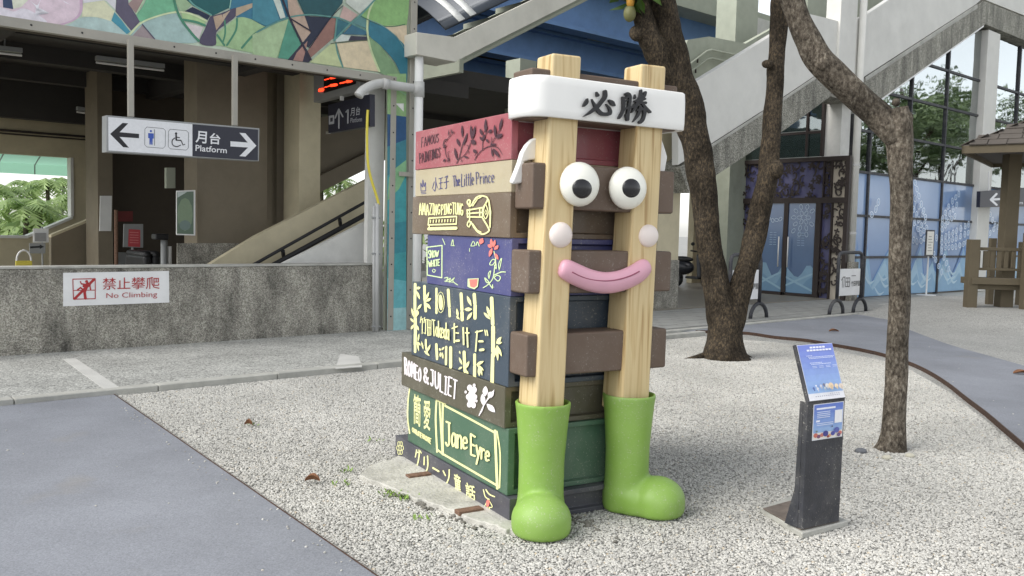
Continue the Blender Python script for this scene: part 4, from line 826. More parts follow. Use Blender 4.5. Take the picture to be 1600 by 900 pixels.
# ================================================================== STATION, left part
for nm, c, r in (('cream_wall', (196, 186, 158), .8), ('brown_wall', (124, 115, 99), .85), ('dark_wall', (72, 64, 54), .85), ('white_wall', (222, 221, 216), .75), ('ceiling_dark', (62, 60, 58), .9), ('alu_frame', (166, 162, 152), .5), ('grey_metal', (150, 152, 152), .45), ('white_metal', (226, 226, 224), .45), ('green_grey', (166, 171, 155), .75), ('blue_steel', (100, 134, 180), .5), ('pvc_grey', (190, 190, 188), .5), ('black_plastic', (38, 38, 40), .5), ('yellow_hose', (222, 206, 82), .5), ('sign_navy', (40, 41, 54), .4), ('floor_tile', (140, 134, 122), .5), ('red_paint', (178, 42, 40), .5), ('wood_grey', (98, 89, 72), .85), ('shingle_grey', (88, 82, 76), .9), ('awning_green', (120, 190, 150), .6), ('scooter_dark', (40, 42, 48), .35), ('rubber_black', (26, 26, 27), .7), ('dark_bronze', (54, 46, 44), .5), ('lattice_cream', (196, 186, 170), .7), ('violet_film', (92, 92, 128), .35), ('sign_white', (232, 232, 232), .4)):
    pm(nm, c, r, .08, 3, .1, 40, dirt=(.3 if 'wall' in nm or 'grey' in nm or 'steel' in nm else .12))
pm('stained_white', (214, 213, 207), .8, .06, 1.5, .15, 40, dirt=.22)
Vw = 10.6
FL = MB().box(BW, -16, 34, 10.85, 30, -.02, .05).build('concourse_floor', 'floor_tile'); tag(FL, kind='structure')
lw = thing('low_wall', 'low exposed-pebble concrete wall in front of the station concourse', 'wall', BW(4, Vw, .05))
MB().box(BW, -14, 6.70, Vw, Vw + .24, .04, .985).build('wall', 'wall_aggregate', lw, bevel=.01)
MB().box(BW, -14, 6.70, Vw - .012, Vw + .252, .986, 1.012).build('coping', 'concrete_kerb', lw, bevel=.006)
# no climbing sign
NZ = (90, 415, 8.421)
def nz(x, y, v=Vw): return wall_px(90 + x / 8.421, 415 + y / 8.421, v)
sg = thing('warning_sign', 'white no-climbing sign with red pictogram fixed to the low wall', 'sign', nz(770, 530, Vw - .01))
MB().prism([nz(*q) for q in ((72, 95), (1462, 70), (1466, 485), (72, 535))], -BV * .008).build('board', 'sign_white', sg)
p = Print(lambda x, y: wall_px(x, y, Vw - .009), -BV, .0015, .0003, NZ); RED = (172, 48, 52)
for st, wd in [([(200, 178), (495, 172)], 12), ([(495, 172), (495, 435)], 12), ([(495, 435), (208, 442)], 12), ([(208, 442), (200, 178)], 12), ([(208, 328), (495, 322)], 10), ([(225, 435), (480, 180)], 34), ([(345, 270), (420, 250)], 36), ([(395, 240), (355, 330)], 46), ([(350, 320), (365, 430)], 36), ([(350, 330), (300, 290), (262, 320)], 22), ([(300, 212), (310, 240), (390, 250)], 18), ([(395, 275), (425, 270), (432, 312)], 18)]: p.stroke(st, wd, RED, sm=False)
p.ell(380, 208, 20, 18, 0, RED)
p.font('禁止攀爬', [(592, 162), (1340, 146), (1340, 305), (592, 318)], RED).font('No Climbing', [(640, 362), (1308, 340), (1308, 432), (640, 446)], RED, bold=-.004)
p.build('sign_print', 'print', sg)
# fascia with mural
fs = thing('mural_fascia', 'station fascia painted with a mural of interlocking green and blue leaf shapes', 'fascia', BW(6.9, 10.55, .06))
vF = 10.52
MB().box(BW, -8, 7.20, vF, vF + .1, 3.56, 6.2).build('fascia_panel', 'green_grey', fs)
MB().box(BW, 6.80, 7.20, vF, vF + .1, .06, 3.56).build('post_panel', 'green_grey', fs)
p = Print(lambda x, y: wall_px(x, y, vF), -BV, .002, .0003); M1, M2, M3 = (0, 0, 7.2727), (200, 0, 7.2727), (400, 0, 6.4)
p.Z(0, 0, 1).poly([(-300, -160), (634, -160), (634, 122), (600, 117), (-300, -12)], (196, 210, 190))
def many(z, lst):
    p.Z(*z)
    for c, q in lst: p.poly(q, c, sm=len(q) > 7)
many(M1, [((226, 206, 216), [(-900, 90), (-900, -400), (930, -300), (940, 0), (935, 120), (900, 190), (820, 245), (680, 290), (500, 265), (0, 200)]), ((232, 226, 234), [(-300, 160), (-100, 60), (0, 80), (150, 130), (260, 95), (400, 150), (520, 265), (0, 205)]),
 ((60, 76, 108), [(35, 85), (25, -120), (130, -120), (150, 105)]), ((224, 226, 206), [(150, 100), (135, 0), (150, -200), (330, -200), (320, 0), (240, 80)]), ((208, 178, 200), [(940, 0), (935, 120), (900, 190), (820, 245), (680, 292), (640, 285), (800, 235), (880, 170), (905, 100), (905, 0)]),
 ((222, 222, 190), [(945, 40), (1180, 5), (1300, 130), (1255, 240), (1100, 195), (930, 190)]), ((182, 204, 200), [(700, 300), (800, 270), (900, 210), (1000, 192), (1130, 205), (1260, 245), (1360, 320), (1430, 415), (1100, 365)]), ((78, 152, 172), [(1300, 140), (1265, 235), (1340, 300), (1440, 390), (1480, 360), (1440, 310), (1380, 230)]),
 ((224, 222, 226), [(945, 36), (945, -160), (1320, -160), (1310, 110), (1210, 12), (1180, 4)]), ((98, 92, 112), [(1330, -200), (1430, -200), (1460, 40), (1590, 245), (1490, 350), (1310, 130), (1320, 0)]), ((166, 142, 138), [(1455, 45), (1500, 0), (1600, -160), (1700, -160), (1600, 90), (1540, 150)]), ((240, 238, 244), [(400, 180), (420, 90), (560, 150), (440, 100), (460, 0), (420, 60), (340, 10), (405, 80)]), ((240, 238, 244), [(700, 0), (810, 60), (740, 30)])])
many(M2, [((122, 186, 148), [(90, 160), (140, 110), (200, 0), (260, -200), (520, -200), (530, 0), (550, 110), (420, 160), (290, 195), (150, 255)]), ((168, 194, 190), [(20, 400), (150, 270), (290, 195), (430, 165), (580, 160), (620, 260), (800, 460), (600, 490), (150, 440)]), ((162, 148, 150), [(30, 425), (160, 285), (300, 445)]), ((162, 188, 150), [(520, 0), (560, -180), (660, -180), (720, 60), (640, 130), (590, 130)]),
 ((62, 122, 148), [(1170, 0), (1170, -220), (1800, -220), (1800, 290), (1560, 300), (1400, 220), (1240, 200), (1150, 95)]), ((36, 96, 98), [(660, 0), (690, -200), (1180, -200), (1150, 90), (960, 180), (740, 70)]), ((38, 46, 72), [(640, 130), (730, 80), (930, 180), (900, 230), (800, 170)]), ((176, 204, 150), [(600, 145), (680, 150), (880, 230), (870, 290), (620, 225)]), ((216, 206, 206), [(630, 260), (850, 310), (800, 450), (720, 380)]),
 ((164, 194, 146), [(1010, 380), (1130, 280), (1250, 200), (1380, 215), (1560, 310), (1760, 420), (1760, 640), (1250, 570), (1080, 525), (990, 510)]), ((82, 76, 98), [(930, 190), (1060, 150), (1225, 92), (1215, 190), (1130, 260), (1000, 370), (990, 515), (810, 490), (870, 330)]), ((188, 164, 142), [(965, 190), (1060, 165), (1090, 230), (1000, 345)]), ((194, 174, 152), [(1070, 168), (1160, 118), (1085, 228)]), ((186, 166, 142), [(1225, 92), (1430, 30), (1455, 60), (1220, 190)])])
G1, G2 = (78, 138, 112), (214, 226, 182)
for st, wd, c in [([(20, 390), (150, 260), (350, 180), (540, 140), (700, 155), (890, 240)], 20, G2), ([(505, -80), (540, 80), (600, 220), (720, 380), (800, 465)], 28, G1), ([(1235, 215), (1220, 350), (1120, 515)], 22, G1), ([(1095, 235), (1100, 380), (1075, 475)], 18, G1), ([(1560, 312), (1420, 400), (1290, 545)], 24, G1), ([(1010, 400), (1090, 515)], 22, G1), ([(620, 225), (760, 250), (870, 290)], 26, G1), ([(160, 280), (300, 445)], 12, (96, 92, 112)), ([(690, 0), (760, 70), (940, 170)], 18, (110, 168, 160)), ([(90, 160), (200, -40)], 14, (190, 215, 180)), ([(1150, 95), (1175, -60)], 12, (150, 195, 180))]: p.stroke(st, wd, c)
many(M3, [((170, 194, 152), [(-40, 350), (100, 265), (320, 190), (300, 280), (200, 585), (-40, 545)]), ((76, 138, 154), [(-40, 200), (-40, -220), (180, -220), (170, 0), (230, 200), (100, 262)]), ((206, 216, 206), [(165, -10), (150, -200), (230, -200), (235, 0), (290, 175), (240, 190)]), ((86, 150, 128), [(320, 190), (450, 430), (350, 600), (215, 580)]), ((190, 166, 148), [(310, 0), (300, -200), (390, -200), (400, 0), (480, 160), (540, 320), (460, 420), (340, 190)]),
 ((40, 86, 92), [(410, 0), (420, -200), (880, -200), (860, 30), (740, 180), (480, 150)]), ((42, 48, 68), [(480, 160), (740, 180), (520, 480), (460, 430), (540, 330)]), ((150, 112, 102), [(740, 185), (810, 180), (770, 380), (540, 580), (510, 510)]), ((48, 46, 64), [(310, 600), (450, 440), (500, 490), (550, 590), (520, 628)]), ((166, 128, 118), [(510, 410), (400, 530), (365, 605), (460, 618), (490, 510)]), ((56, 112, 124), [(810, 190), (930, 235), (860, 340), (780, 390)]), ((200, 172, 164), [(870, 60), (1010, 150), (940, 220), (830, 175)]),
 ((206, 212, 202), [(890, 30), (930, -200), (1150, -200), (1170, 10), (1030, 140)]), ((62, 112, 134), [(960, 240), (1100, 300), (1100, 352), (860, 345)]), ((96, 142, 142), [(950, 230), (1040, 150), (1110, 200), (1100, 290)]), ((140, 182, 118), [(1040, 150), (1170, 20), (1240, -200), (1500, -200), (1500, 245), (1380, 262), (1250, 260), (1130, 210)]), ((214, 196, 168), [(1260, 262), (1500, 255), (1500, 500), (1400, 360)]), ((130, 162, 122), [(1120, 365), (1240, 460), (1380, 640), (1480, 830), (1340, 790), (1220, 720), (1150, 520)]),
 ((56, 122, 142), [(1130, 212), (1260, 265), (1400, 375), (1500, 510), (1500, 830), (1460, 800), (1380, 620), (1240, 460), (1120, 350)]), ((220, 204, 172), [(800, 440), (1100, 405), (1140, 480), (1230, 720), (870, 672)]), ((194, 204, 156), [(530, 625), (740, 440), (790, 440), (860, 672)]), ((202, 210, 202), [(790, 400), (850, 345), (940, 360), (915, 410), (790, 432)]), ((62, 60, 76), [(940, 360), (1110, 370), (1110, 405), (915, 410)])])
TL = (98, 148, 142)
for st, wd, c in [([(0, 325), (200, 225), (350, 170), (520, 150), (700, 165), (830, 185), (940, 235), (1100, 310)], 15, TL), ([(1175, 0), (1120, 130), (1105, 300), (1140, 500), (1225, 715)], 20, (200, 214, 166)), ([(790, 430), (810, 540), (860, 672)], 14, TL), ([(245, -40), (330, 180), (450, 430), (540, 595)], 20, (46, 44, 60)), ([(775, 405), (930, 240), (1040, 150), (1190, -10)], 17, TL), ([(1040, 165), (1250, 258), (1380, 265), (1480, 245)], 9, (72, 112, 84)), ([(340, 190), (540, 312)], 14, (50, 44, 58)), ([(800, 190), (780, 390)], 16, TL), ([(740, 440), (830, 425), (1100, 405)], 10, (90, 100, 80)), ([(860, 60), (740, 180), (530, 480)], 8, (46, 44, 60)), ([(1120, 200), (1260, 262), (1400, 375), (1480, 500)], 7, (120, 160, 160))]: p.stroke(st, wd, c)
# post strip
p.Z(590, 120, 2.195)
many((590, 120, 2.195), [((150, 186, 132), [(30, -10), (95, -10), (95, 135), (30, 140)]), ((48, 86, 128), [(30, 128), (95, 138), (95, 290), (30, 345)]), ((66, 132, 146), [(30, 240), (95, 215), (95, 290), (30, 345)]), ((72, 158, 164), [(30, 340), (95, 285), (95, 720), (30, 720)]), ((136, 184, 140), [(30, 425), (36, 345), (60, 312), (95, 285), (95, 335), (70, 385)]), ((62, 140, 152), [(30, 505), (95, 495), (95, 600), (30, 610)]), ((112, 186, 194), [(30, 690), (95, 700), (95, 800), (30, 800)]), ((164, 206, 208), [(30, 795), (95, 790), (95, 905), (30, 905)]), ((234, 236, 232), [(58, 92), (86, 92), (86, 120)]), ((150, 192, 150), [(60, 40), (95, 60), (95, 66), (58, 44)])])
MU = p.build('mural_print', 'mural_paint', fs)
for nm, u0, u1, z0, z1 in (('frame_strip', -8, 6.80, 3.52, 3.625), ('frame_strip', 6.80, 6.89, .06, 3.625), ('frame_strip', 7.12, 7.22, .06, 6.2)):
    fo = MB().box(BW, u0, u1, vF - .035, vF + .05, z0, z1).build(nm, 'alu_frame', fs, bevel=.004)
    rv = MB()
    if u1 - u0 > 1:
        x = u0 + .3
        while x < u1: rv.ell(BW(x, vF - .035, (z0 + z1) / 2), BU * .012, Z3 * .012, -BV * .006, 8, 3, True); x += .5
    else:
        z = z0 + .2
        while z < z1: rv.ell(BW((u0 + u1) / 2, vF - .035, z), BU * .012, Z3 * .012, -BV * .006, 8, 3, True); z += .37
    r = rv.build('rivets', 'black_plastic', fo); r['kind'] = 'stuff'
MB().box(BW, -8, 6.8, 10.6, 10.72, 3.525, 3.55).build('back_angle', 'dark_wall', fs)
fq = thing('framed_picture', 'small square framed picture on the teal painted post', 'picture', wall_px(617, 372, vF - .01))
MB().prism([wall_px(*q, vF - .002) for q in ((608, 349), (628, 350), (628, 373), (608, 372))], -BV * .02).build('frame', 'dark_bronze', fq, bevel=.004)
p = Print(lambda x, y: wall_px(x, y, vF - .023), -BV, .001, .0004, (0, 0, 1)); p.poly([(610.5, 352), (625.5, 352.5), (625.5, 370.5), (610.5, 370)], (214, 196, 170)); p.ell(616, 360, 3.5, 5, 0, (150, 166, 120)); p.ell(621, 364, 3, 3.5, .4, (190, 140, 110)); p.ell(620, 357, 3, 3, 0, (226, 216, 190)); p.build('picture_print', 'print', fq)
tg = thing('wall_bracket', 'slotted steel bracket tying the drainpipe to the teal post', 'bracket', wall_px(637, 272, vF - .05))
MB().prism([wall_px(*q, vF - .045) for q in ((623, 268), (650, 270), (650, 277), (623, 275))], -BV * .02).build('strap', 'alu_frame', tg, bevel=.003)
# hanging platform sign
vS = 10.30
hs_ = thing('platform_sign', 'hanging box sign reading 月台 Platform with arrows and toilet pictograms', 'sign', wall_px(285, 215, vS))
ZS = (150, 160, 5.926)
def zs(x, y, v=vS): return wall_px(150 + x / 5.926, 160 + y / 5.926, v)
MB().prism([zs(*q) for q in ((95, 118), (1515, 240), (1510, 545), (95, 460))], BV * .16).build('case', 'grey_metal', hs_, bevel=.006)
p = Print(lambda x, y: wall_px(x, y, vS), -BV, .002, .0004, ZS)
p.poly([(112, 135), (892, 202), (892, 498), (115, 445)], (226, 227, 230)).poly([(892, 202), (1500, 252), (1498, 538), (892, 498)], (42, 43, 56))
BK_ = (30, 30, 36)
p.poly([(130, 292), (245, 190), (298, 194), (218, 276), (398, 292), (398, 332), (218, 320), (305, 420), (250, 414)], BK_)
for x0, y0, x1, y1 in ((450, 228, 642, 425), (668, 248, 856, 442)):
    p.stroke([(x0 + 20, y0), (x1 - 20, y0 + 14), (x1, y0 + 34), (x1 - 2, y1 - 20), (x1 - 22, y1), (x0 + 20, y1 - 12), (x0, y1 - 32), (x0 + 2, y0 + 20), (x0 + 20, y0)], 4, (70, 70, 78), sm=False)
BLU = (58, 88, 176)
p.ell(507, 266, 10, 11, 0, BLU).poly([(482, 284), (534, 288), (534, 335), (524, 335), (522, 392), (510, 391), (508, 345), (505, 391), (494, 390), (494, 332), (482, 330)], BLU).stroke([(541, 252), (541, 398)], 4, BK_, sm=False)
p.ell(740, 288, 11, 11, 0, BK_)
for st, wd in [([(740, 300), (742, 348)], 14), ([(742, 322), (772, 326)], 8), ([(742, 350), (785, 352)], 10), ([(785, 352), (805, 395), (820, 388)], 8), ([(728, 330), (704, 352), (708, 392), (745, 410), (780, 396)], 8)]: p.stroke(st, wd, BK_, sm=len(st) > 3)
WH = (226, 227, 230)
p.font('月', [(924, 262), (1026, 272), (1020, 385), (918, 372)], WH, bold=.02).font('台', [(1050, 280), (1152, 290), (1148, 392), (1050, 386)], WH, bold=.02).font('Platform', [(920, 392), (1210, 418), (1208, 472), (918, 450)], WH, bold=.012)
p.poly([(1242, 360), (1402, 372), (1325, 282), (1380, 286), (1482, 402), (1382, 502), (1325, 498), (1405, 418), (1242, 408)], WH)
p.build('sign_print', 'print', hs_)
for a, b, c in ((204, 76, 182), (367, 97, 196)):
    q0, q1 = wall_px(a - 4, b, vS + .06), wall_px(a - 3, c, vS + .06); wd = 8 / 1370 * 10.2
    MB().hexa([q1, q1 + BU * .062, q1 + BU * .062 + BV * .05, q1 + BV * .05, Vector((q1.x, q1.y, 3.56)), Vector((q1.x, q1.y, 3.56)) + BU * .062, Vector((q1.x, q1.y, 3.56)) + BU * .062 + BV * .05, Vector((q1.x, q1.y, 3.56)) + BV * .05]).build('hanger', 'alu_frame', hs_, bevel=.004)
# right pillar of the opening, conduits, hose, drainpipe
pl = MB().box(BW, 6.60, 6.86, 10.74, 10.83, .05, 3.9).build('pillar', 'white_wall', loc=BW(6.7, 10.9, .05)); tag(pl, 'white rendered pillar at the right end of the low wall', 'pillar')
cd = thing('conduit_run', 'pair of grey electrical conduits clipped beside the white pillar', 'conduit', BW(6.6, 10.5, .05))
for x, zt, r in ((588, 318, .032), (583.5, 322, .018)):
    b_, t_ = wall_px(x, 520, 10.5), wall_px(x + .5, zt, 10.5); b_.z = .06; MB().tube([b_, t_], r, 10).build('conduit', 'pvc_grey', cd, smooth=True)
for y in (340, 396, 510): MB().tube([wall_px(581, y, 10.49), wall_px(594, y + .5, 10.49)], .014, 6).build('clip', 'grey_metal', cd)
hp = smooth_pl([(592, 320), (588, 305), (580, 280), (575, 255), (573.5, 220), (574, 185), (575, 172)], 4)
tag(MB().tube([wall_px(x, y, 10.5) for x, y in hp], .019, 10).build('cable_hose', 'yellow_hose', loc=wall_px(588, 318, 10.5), smooth=True), 'yellow corrugated cable hose hanging above the conduits', 'hose')
dpp = thing('drainpipe', 'white plastic drainpipe with side branch between post and sculpture', 'drainpipe', BW(7.45, 10.3, .05))
x0 = 654
MB().tube([Vector((*wall_px(652, 400, 10.3).xy, .05)), wall_px(655, 86, 10.3)], .062, 14).build('pipe', 'white_metal', dpp, smooth=True)
MB().tube([wall_px(x, y, 10.32) for x, y in smooth_pl([(655, 140), (640, 137), (612, 133), (598, 130), (580, 134), (566, 142), (560, 150)], 4)], .062, 14).build('branch_pipe', 'pvc_grey', dpp, smooth=True)
for a, b in (((655, 128), (655, 152)), ((646, 139), (657, 141)), ((598, 130), (606, 132))): MB().tube([wall_px(*a, 10.3), wall_px(*b, 10.3)], .073, 14).build('collar', 'pvc_grey', dpp, smooth=True)

# ================================================================== CONCOURSE INTERIOR
CE = MB().box(BW, .6, 7.25, 10.62, 19.5, 4.02, 4.3).box(BW, 7.25, 16, 12.4, 19.5, 4.02, 4.3).build('ceiling', 'ceiling_dark'); tag(CE, kind='structure')  # left end stops short, out of view, to let sky light onto the back wall
for i, v in enumerate((12.2, 14.2, 16.2)): MB().box(BW, .6, 9.5, v, v + .22, 3.78, 4.019).build('beam', 'ceiling_dark', CE)
for i, u in enumerate((2.2, 5.4)): MB().box(BW, u, u + .2, 10.8, 19.4, 3.70, 4.018).build('beam', 'ceiling_dark', CE)
bd = MB().box(BW, .6, 7, 17.4, 17.62, 3.27, 4.0).build('ceiling_duct', 'ceiling_dark', loc=BW(3, 17.5, 3.27)); tag(bd, 'dark service duct under the concourse ceiling by the back wall', 'duct')
lbl = ['unlit fluorescent batten on the dark ceiling above the platform sign', 'unlit fluorescent batten at the far left of the dark ceiling', 'thin conduit-mounted batten deeper under the ceiling']
for i, (a, b, v) in enumerate((((150, 94), (256, 107), 13.2), ((-20, 77), (34, 83), 13.2), ((120, 172), (172, 180), 16.6))):
    A_, B_ = wall_px(*a, v), wall_px(*b, v); t = thing('ceiling_batten', lbl[i], 'lamp', (A_ + B_) / 2, 'ceiling battens')
    d = (B_ - A_); up = Z3
    MB().hexa([A_ - BV * .05, B_ - BV * .05, B_ + BV * .05, A_ + BV * .05, A_ - BV * .05 + up * .06, B_ - BV * .05 + up * .06, B_ + BV * .05 + up * .06, A_ + BV * .05 + up * .06]).build('batten', 'grey_metal', t)
    MB().tube([A_ - Z3 * .03, B_ - Z3 * .03], .016, 8).build('tube', 'white_metal', t)
    MB().tube([(A_ + B_) / 2 + Z3 * .05, Vector((*((A_ + B_) / 2).xy, 4.03))], .012, 6).build('drop_rod', 'grey_metal', t)
# back wall with the big opening
vB = 18.0
bw = thing('back_wall', 'cream concourse back wall with an opening on to palm trees', 'wall', BW(4, vB, .05))
def bp_(px, py, v=vB): return wuz(px, py, v)
uL = bp_(0, 300)[0]; sill = bp_(0, 372)[1]; uR = bp_(113, 300)[0]; top = bp_(60, 243)[1]; sR = bp_(115, 342)[1]; uK = bp_(42, 372)[0]
MB().box(BW, -12, uR + 1.0, vB, vB + .2, top, 4.02).build('lintel', 'cream_wall', bw)
MB().prism([BW(-12, vB, .05), BW(uR, vB, .05), BW(uR, vB, sR), BW(uK, vB, sill), BW(-12, vB, sill)], BV * .2).build('dado', 'cream_wall', bw)
MB().box(BW, uR, uR + 1.0, vB, vB + .2, .05, top).build('pier', 'cream_wall', bw)
MB().prism([BW(-12, vB - .03, sill), BW(uK, vB - .03, sill), BW(uR, vB - .03, sR), BW(uR, vB - .03, sR + .05), BW(uK, vB - .03, sill + .05), BW(-12, vB - .03, sill + .05)], BV * .26).build('sill', 'white_wall', bw)
MB().box(BW, uR - .03, uR + .02, vB - .02, vB + .22, sR + .05, top).build('jamb', 'white_wall', bw)
for y, r in ((208, .02), (213, .014)): MB().tube([BW(-6, vB - .05, bp_(60, y)[1]), BW(uR + .5, vB - .05, bp_(60, y)[1])], r, 6).build('pipe', 'dark_bronze', bw)
# side screen wall with ramp parapet in front of it
rp_ = thing('ramp_parapet', 'dark sloping ramp parapet with cream edge below the opening', 'parapet', BW(4, 16.5, .05))
def q16(px, py): u, z = wuz(px, py, 16.4); return BW(u, 16.4, z)
pts = [q16(80, 420), q16(152, 420), q16(152, 341), q16(80, 371)]
MB().prism(pts, BV * .15).build('panel', 'brown_wall', rp_); MB().prism([q16(80, 371), q16(152, 341), q16(152, 337), q16(80, 367)], BV * .19).build('edge', 'cream_wall', rp_)
def slab(name, label, cat, px, v, th, mat, grp=None):
    c = [wall_px(x, y, v) for x, y in px]; ob = MB().prism(c, BV * th).build(name, mat, loc=wall_px(sum(q[0] for q in px) / len(px), max(q[1] for q in px), v)); return tag(ob, label, cat, grp)
def slabz(u0, u1, v0, v1, z0, z1, name, mat, label, cat): return tag(MB().box(BW, u0, u1, v0, v1, z0, z1).build(name, mat, loc=BW((u0 + u1) / 2, v0, z0)), label, cat)
ua = lambda px, v: wuz(px, 300, v)[0]
slabz(ua(153, 15.6), ua(176, 15.6), 15.6, 16.3, .05, 4.02, 'column', 'brown_wall', 'narrow lit column with a blank white board, left of the gates', 'column')
slab('notice_board', 'blank white board on the narrow lit column', 'board', [(156, 306), (174, 306), (173, 361), (155, 361)], 15.58, -.03, 'white_metal')
slabz(ua(176, 16.2), ua(320, 16.2), 16.31, 16.5, .05, 4.02, 'partition', 'dark_wall', 'dark partition wall behind the ticket gates', 'wall')
slabz(ua(308, 12.6), ua(417, 12.6), 12.6, 13.1, .05, 4.02, 'column', 'brown_wall', 'broad brown column behind the platform sign', 'column')
slab('skirting', 'speckled stone skirting at the foot of the broad brown column', 'skirting', [(276, 380), (372, 380), (372, 420), (276, 420)], 12.55, -.03, 'wall_aggregate')
slabz(ua(446, 12.6), ua(468, 12.6), 12.9, 13.4, .05, 4.02, 'column', 'brown_wall', 'shadowed brown column left of the twin columns', 'column')
slabz(ua(467, 12.2), ua(500, 12.2), 12.2, 12.7, .05, 4.02, 'column', 'cream_wall', 'beige column under the red departures display', 'column')
po_ = thing('framed_poster', 'tall framed green map poster on the broad brown column edge', 'poster', wall_px(290, 368, 12.5))
MB().prism([wall_px(*q, 12.5) for q in ((275, 298), (304, 297), (304, 368), (275, 367))], -BV * .03).build('frame', 'white_metal', po_)
p = Print(lambda x, y: wall_px(x, y, 12.47), -BV, .002, .001); p.poly([(276.5, 300), (302.5, 299), (302.5, 366), (276.5, 365)], (96, 116, 98)).ell(289, 335, 12, 26, 0, (126, 146, 118)).ell(289, 352, 9, 8, 0, (110, 130, 124)).poly([(277, 300), (292, 300), (277, 309)], (190, 200, 196)); p.build('poster_print', 'print', po_)
rb = thing('notice_board', 'grey board with red notice sheet before the dark partition', 'board', BW(ua(207, 15), 15, .05))
MB().prism([wall_px(*q, 15) for q in ((193, 350), (223, 350), (223, 387), (192, 386))], -BV * .02).build('board', 'grey_metal', rb)
p = Print(lambda x, y: wall_px(x, y, 14.98), -BV, .002, .001); p.poly([(201, 358), (219, 359), (219, 386), (200, 385)], (204, 84, 90))
for i in range(5): p.stroke([(203, 363 + i * 4), (216, 363.5 + i * 4)], 1, (230, 150, 150), sm=False)
p.build('notice_print', 'print', rb); MB().tube([BW(ua(207, 15), 15.02, .05), BW(ua(207, 15), 15.02, 1.1)], .02, 6).build('post', 'grey_metal', rb)
slab('red_poster', 'dark red poster on the partition behind the notice board', 'poster', [(184, 330), (207, 330), (207, 346), (184, 346)], 16.29, -.02, pm('dull_red', (120, 48, 46), .6) and 'dull_red')
slab('paper_notice', 'pale paper notice low on the dark partition', 'notice', [(184, 394), (208, 395), (208, 418), (184, 418)], 16.29, -.02, 'grey_metal')
tag(MB().tube([BW(ua(181, 14.6), 14.6, .05), BW(ua(181, 14.6), 14.6, wuz(181, 328, 14.6)[1])], .03, 8).build('queue_post', 'rust_orange', loc=BW(ua(181, 14.6), 14.6, .05)), 'slim orange-brown post beside the red posters', 'post')
for i, (px, l) in enumerate(((231, 'left dark rounded gate cabinet by the partition'), (245, 'right dark rounded gate cabinet by the partition'))):
    o = thing('ticket_gate', l, 'gate', BW(ua(px, 14), 14, .05), 'ticket gates'); u_ = ua(px, 14)
    MB().box(BW, u_ - .07, u_ + .07, 14, 14.9, .05, 1.0).build('cabinet', 'black_plastic', o, bevel=.06, seg=3); MB().tube([BW(u_, 14.02, 1.0), BW(u_, 14.88, 1.0)], .06, 8).build('top_rail', 'black_plastic', o, smooth=True)
cr = thing('card_reader', 'slim card-reader post with black head beside the gates', 'card reader', BW(ua(256, 13.6), 13.6, .05)); u_ = ua(256, 13.6)
MB().tube([BW(u_, 13.6, .05), BW(u_, 13.6, 1.25)], .05, 10).build('post', 'grey_metal', cr, smooth=True); MB().box(BW, u_ - .16, u_ + .04, 13.5, 13.7, 1.25, 1.34).build('head', 'black_plastic', cr, bevel=.02); MB().tube([BW(u_ + .09, 13.62, .6), BW(u_ + .09, 13.62, 1.15)], .035, 8).build('handset', 'white_metal', cr)
slab('exit_lamp', 'small pale green-grey box hanging before the dark wall', 'lamp', [(260, 262), (274, 262), (274, 294), (260, 294)], 13.4, .08, 'green_grey')
ds = thing('direction_stand', 'thin pole stand with small white notice above a grey arrow plate', 'sign', BW(ua(65, 15.45), 15.45, .05))
MB().tube([BW(ua(65, 15.45), 15.45, .05), BW(ua(65, 15.45), 15.45, 1.4)], .015, 6).build('pole', 'grey_metal', ds)
MB().prism([wall_px(*q, 15.4) for q in ((52, 357), (76, 357), (76, 379), (52, 379))], BV * .02).build('notice_plate', 'white_metal', ds)
ap_ = MB().prism([wall_px(*q, 15.38) for q in ((46, 380), (71, 380), (71, 396), (46, 396))], BV * .02).build('arrow_plate', 'grey_metal', ds)
pr = Print(lambda x, y: wall_px(x, y, 15.38), -BV, .004, .001); pr.poly([(47, 385), (62, 384), (62, 382), (69, 385.5), (62, 389), (62, 387), (47, 388)], (30, 30, 30)); pr.poly([(54.5, 364), (72, 364), (72, 377), (54.5, 377)], (150, 150, 150)); pr.mb.build('plate_print', 'print', ap_)
fb = thing('folding_barrier', 'yellow folding floor barrier with hoop handle by the ramp', 'barrier', BW(ua(36, 15), 15, .05)); u_ = ua(36, 15)
MB().prism([BW(u_ - .13, 15, .05), BW(u_ + .13, 15, .05), BW(u_ + .11, 15, .88), BW(u_ - .11, 15, .88)], BV * .03).build('board', 'yellow_hose', fb); MB().tube([BW(u_ + .1 * math.cos(a), 15, .88 + .16 * math.sin(a)) for a in [math.pi * k / 8 for k in range(9)]], .015, 6).build('handle', 'white_metal', fb)
# stairs to the platform
stp = thing('platform_stair', 'concrete stair to the platform with dark handrails behind the white pillar', 'stair', BW(6.5, 12.2, .05))
def q12(px, py, v=12.0): return wall_px(px, py, v)
MB().prism([q12(*q, 11.15) for q in ((434, 420), (590, 420), (590, 338), (577, 345), (434, 417))], BV * .12).build('outer_parapet', 'white_wall', stp)
MB().prism([q12(*q, 11.75) for q in ((320, 420), (440, 420), (595, 342), (595, 270), (577, 279), (400, 369), (330, 412))], BV * .12).build('inner_parapet', 'cream_wall', stp)
for a, b, r in (((392, 416), (590, 305), .028), ((420, 418), (590, 325), .045)): MB().tube([q12(*a, 11.5), q12(*b, 11.5)], r * .85, 8).build('handrail', 'black_plastic', stp)
for a, y in ((442, 392), (531, 343)): MB().tube([q12(a, y, 11.5), q12(a + 1, y + 8, 11.6)], .03, 6).build('rail_bracket', 'black_plastic', stp)
for i in range(12):
    u0 = 5.6 + i * .3; MB().box(BW, u0, u0 + .31, 11.28, 11.74, .05 + i * .1, .05 + (i + 1) * .1).build('step', 'concrete_kerb', stp)
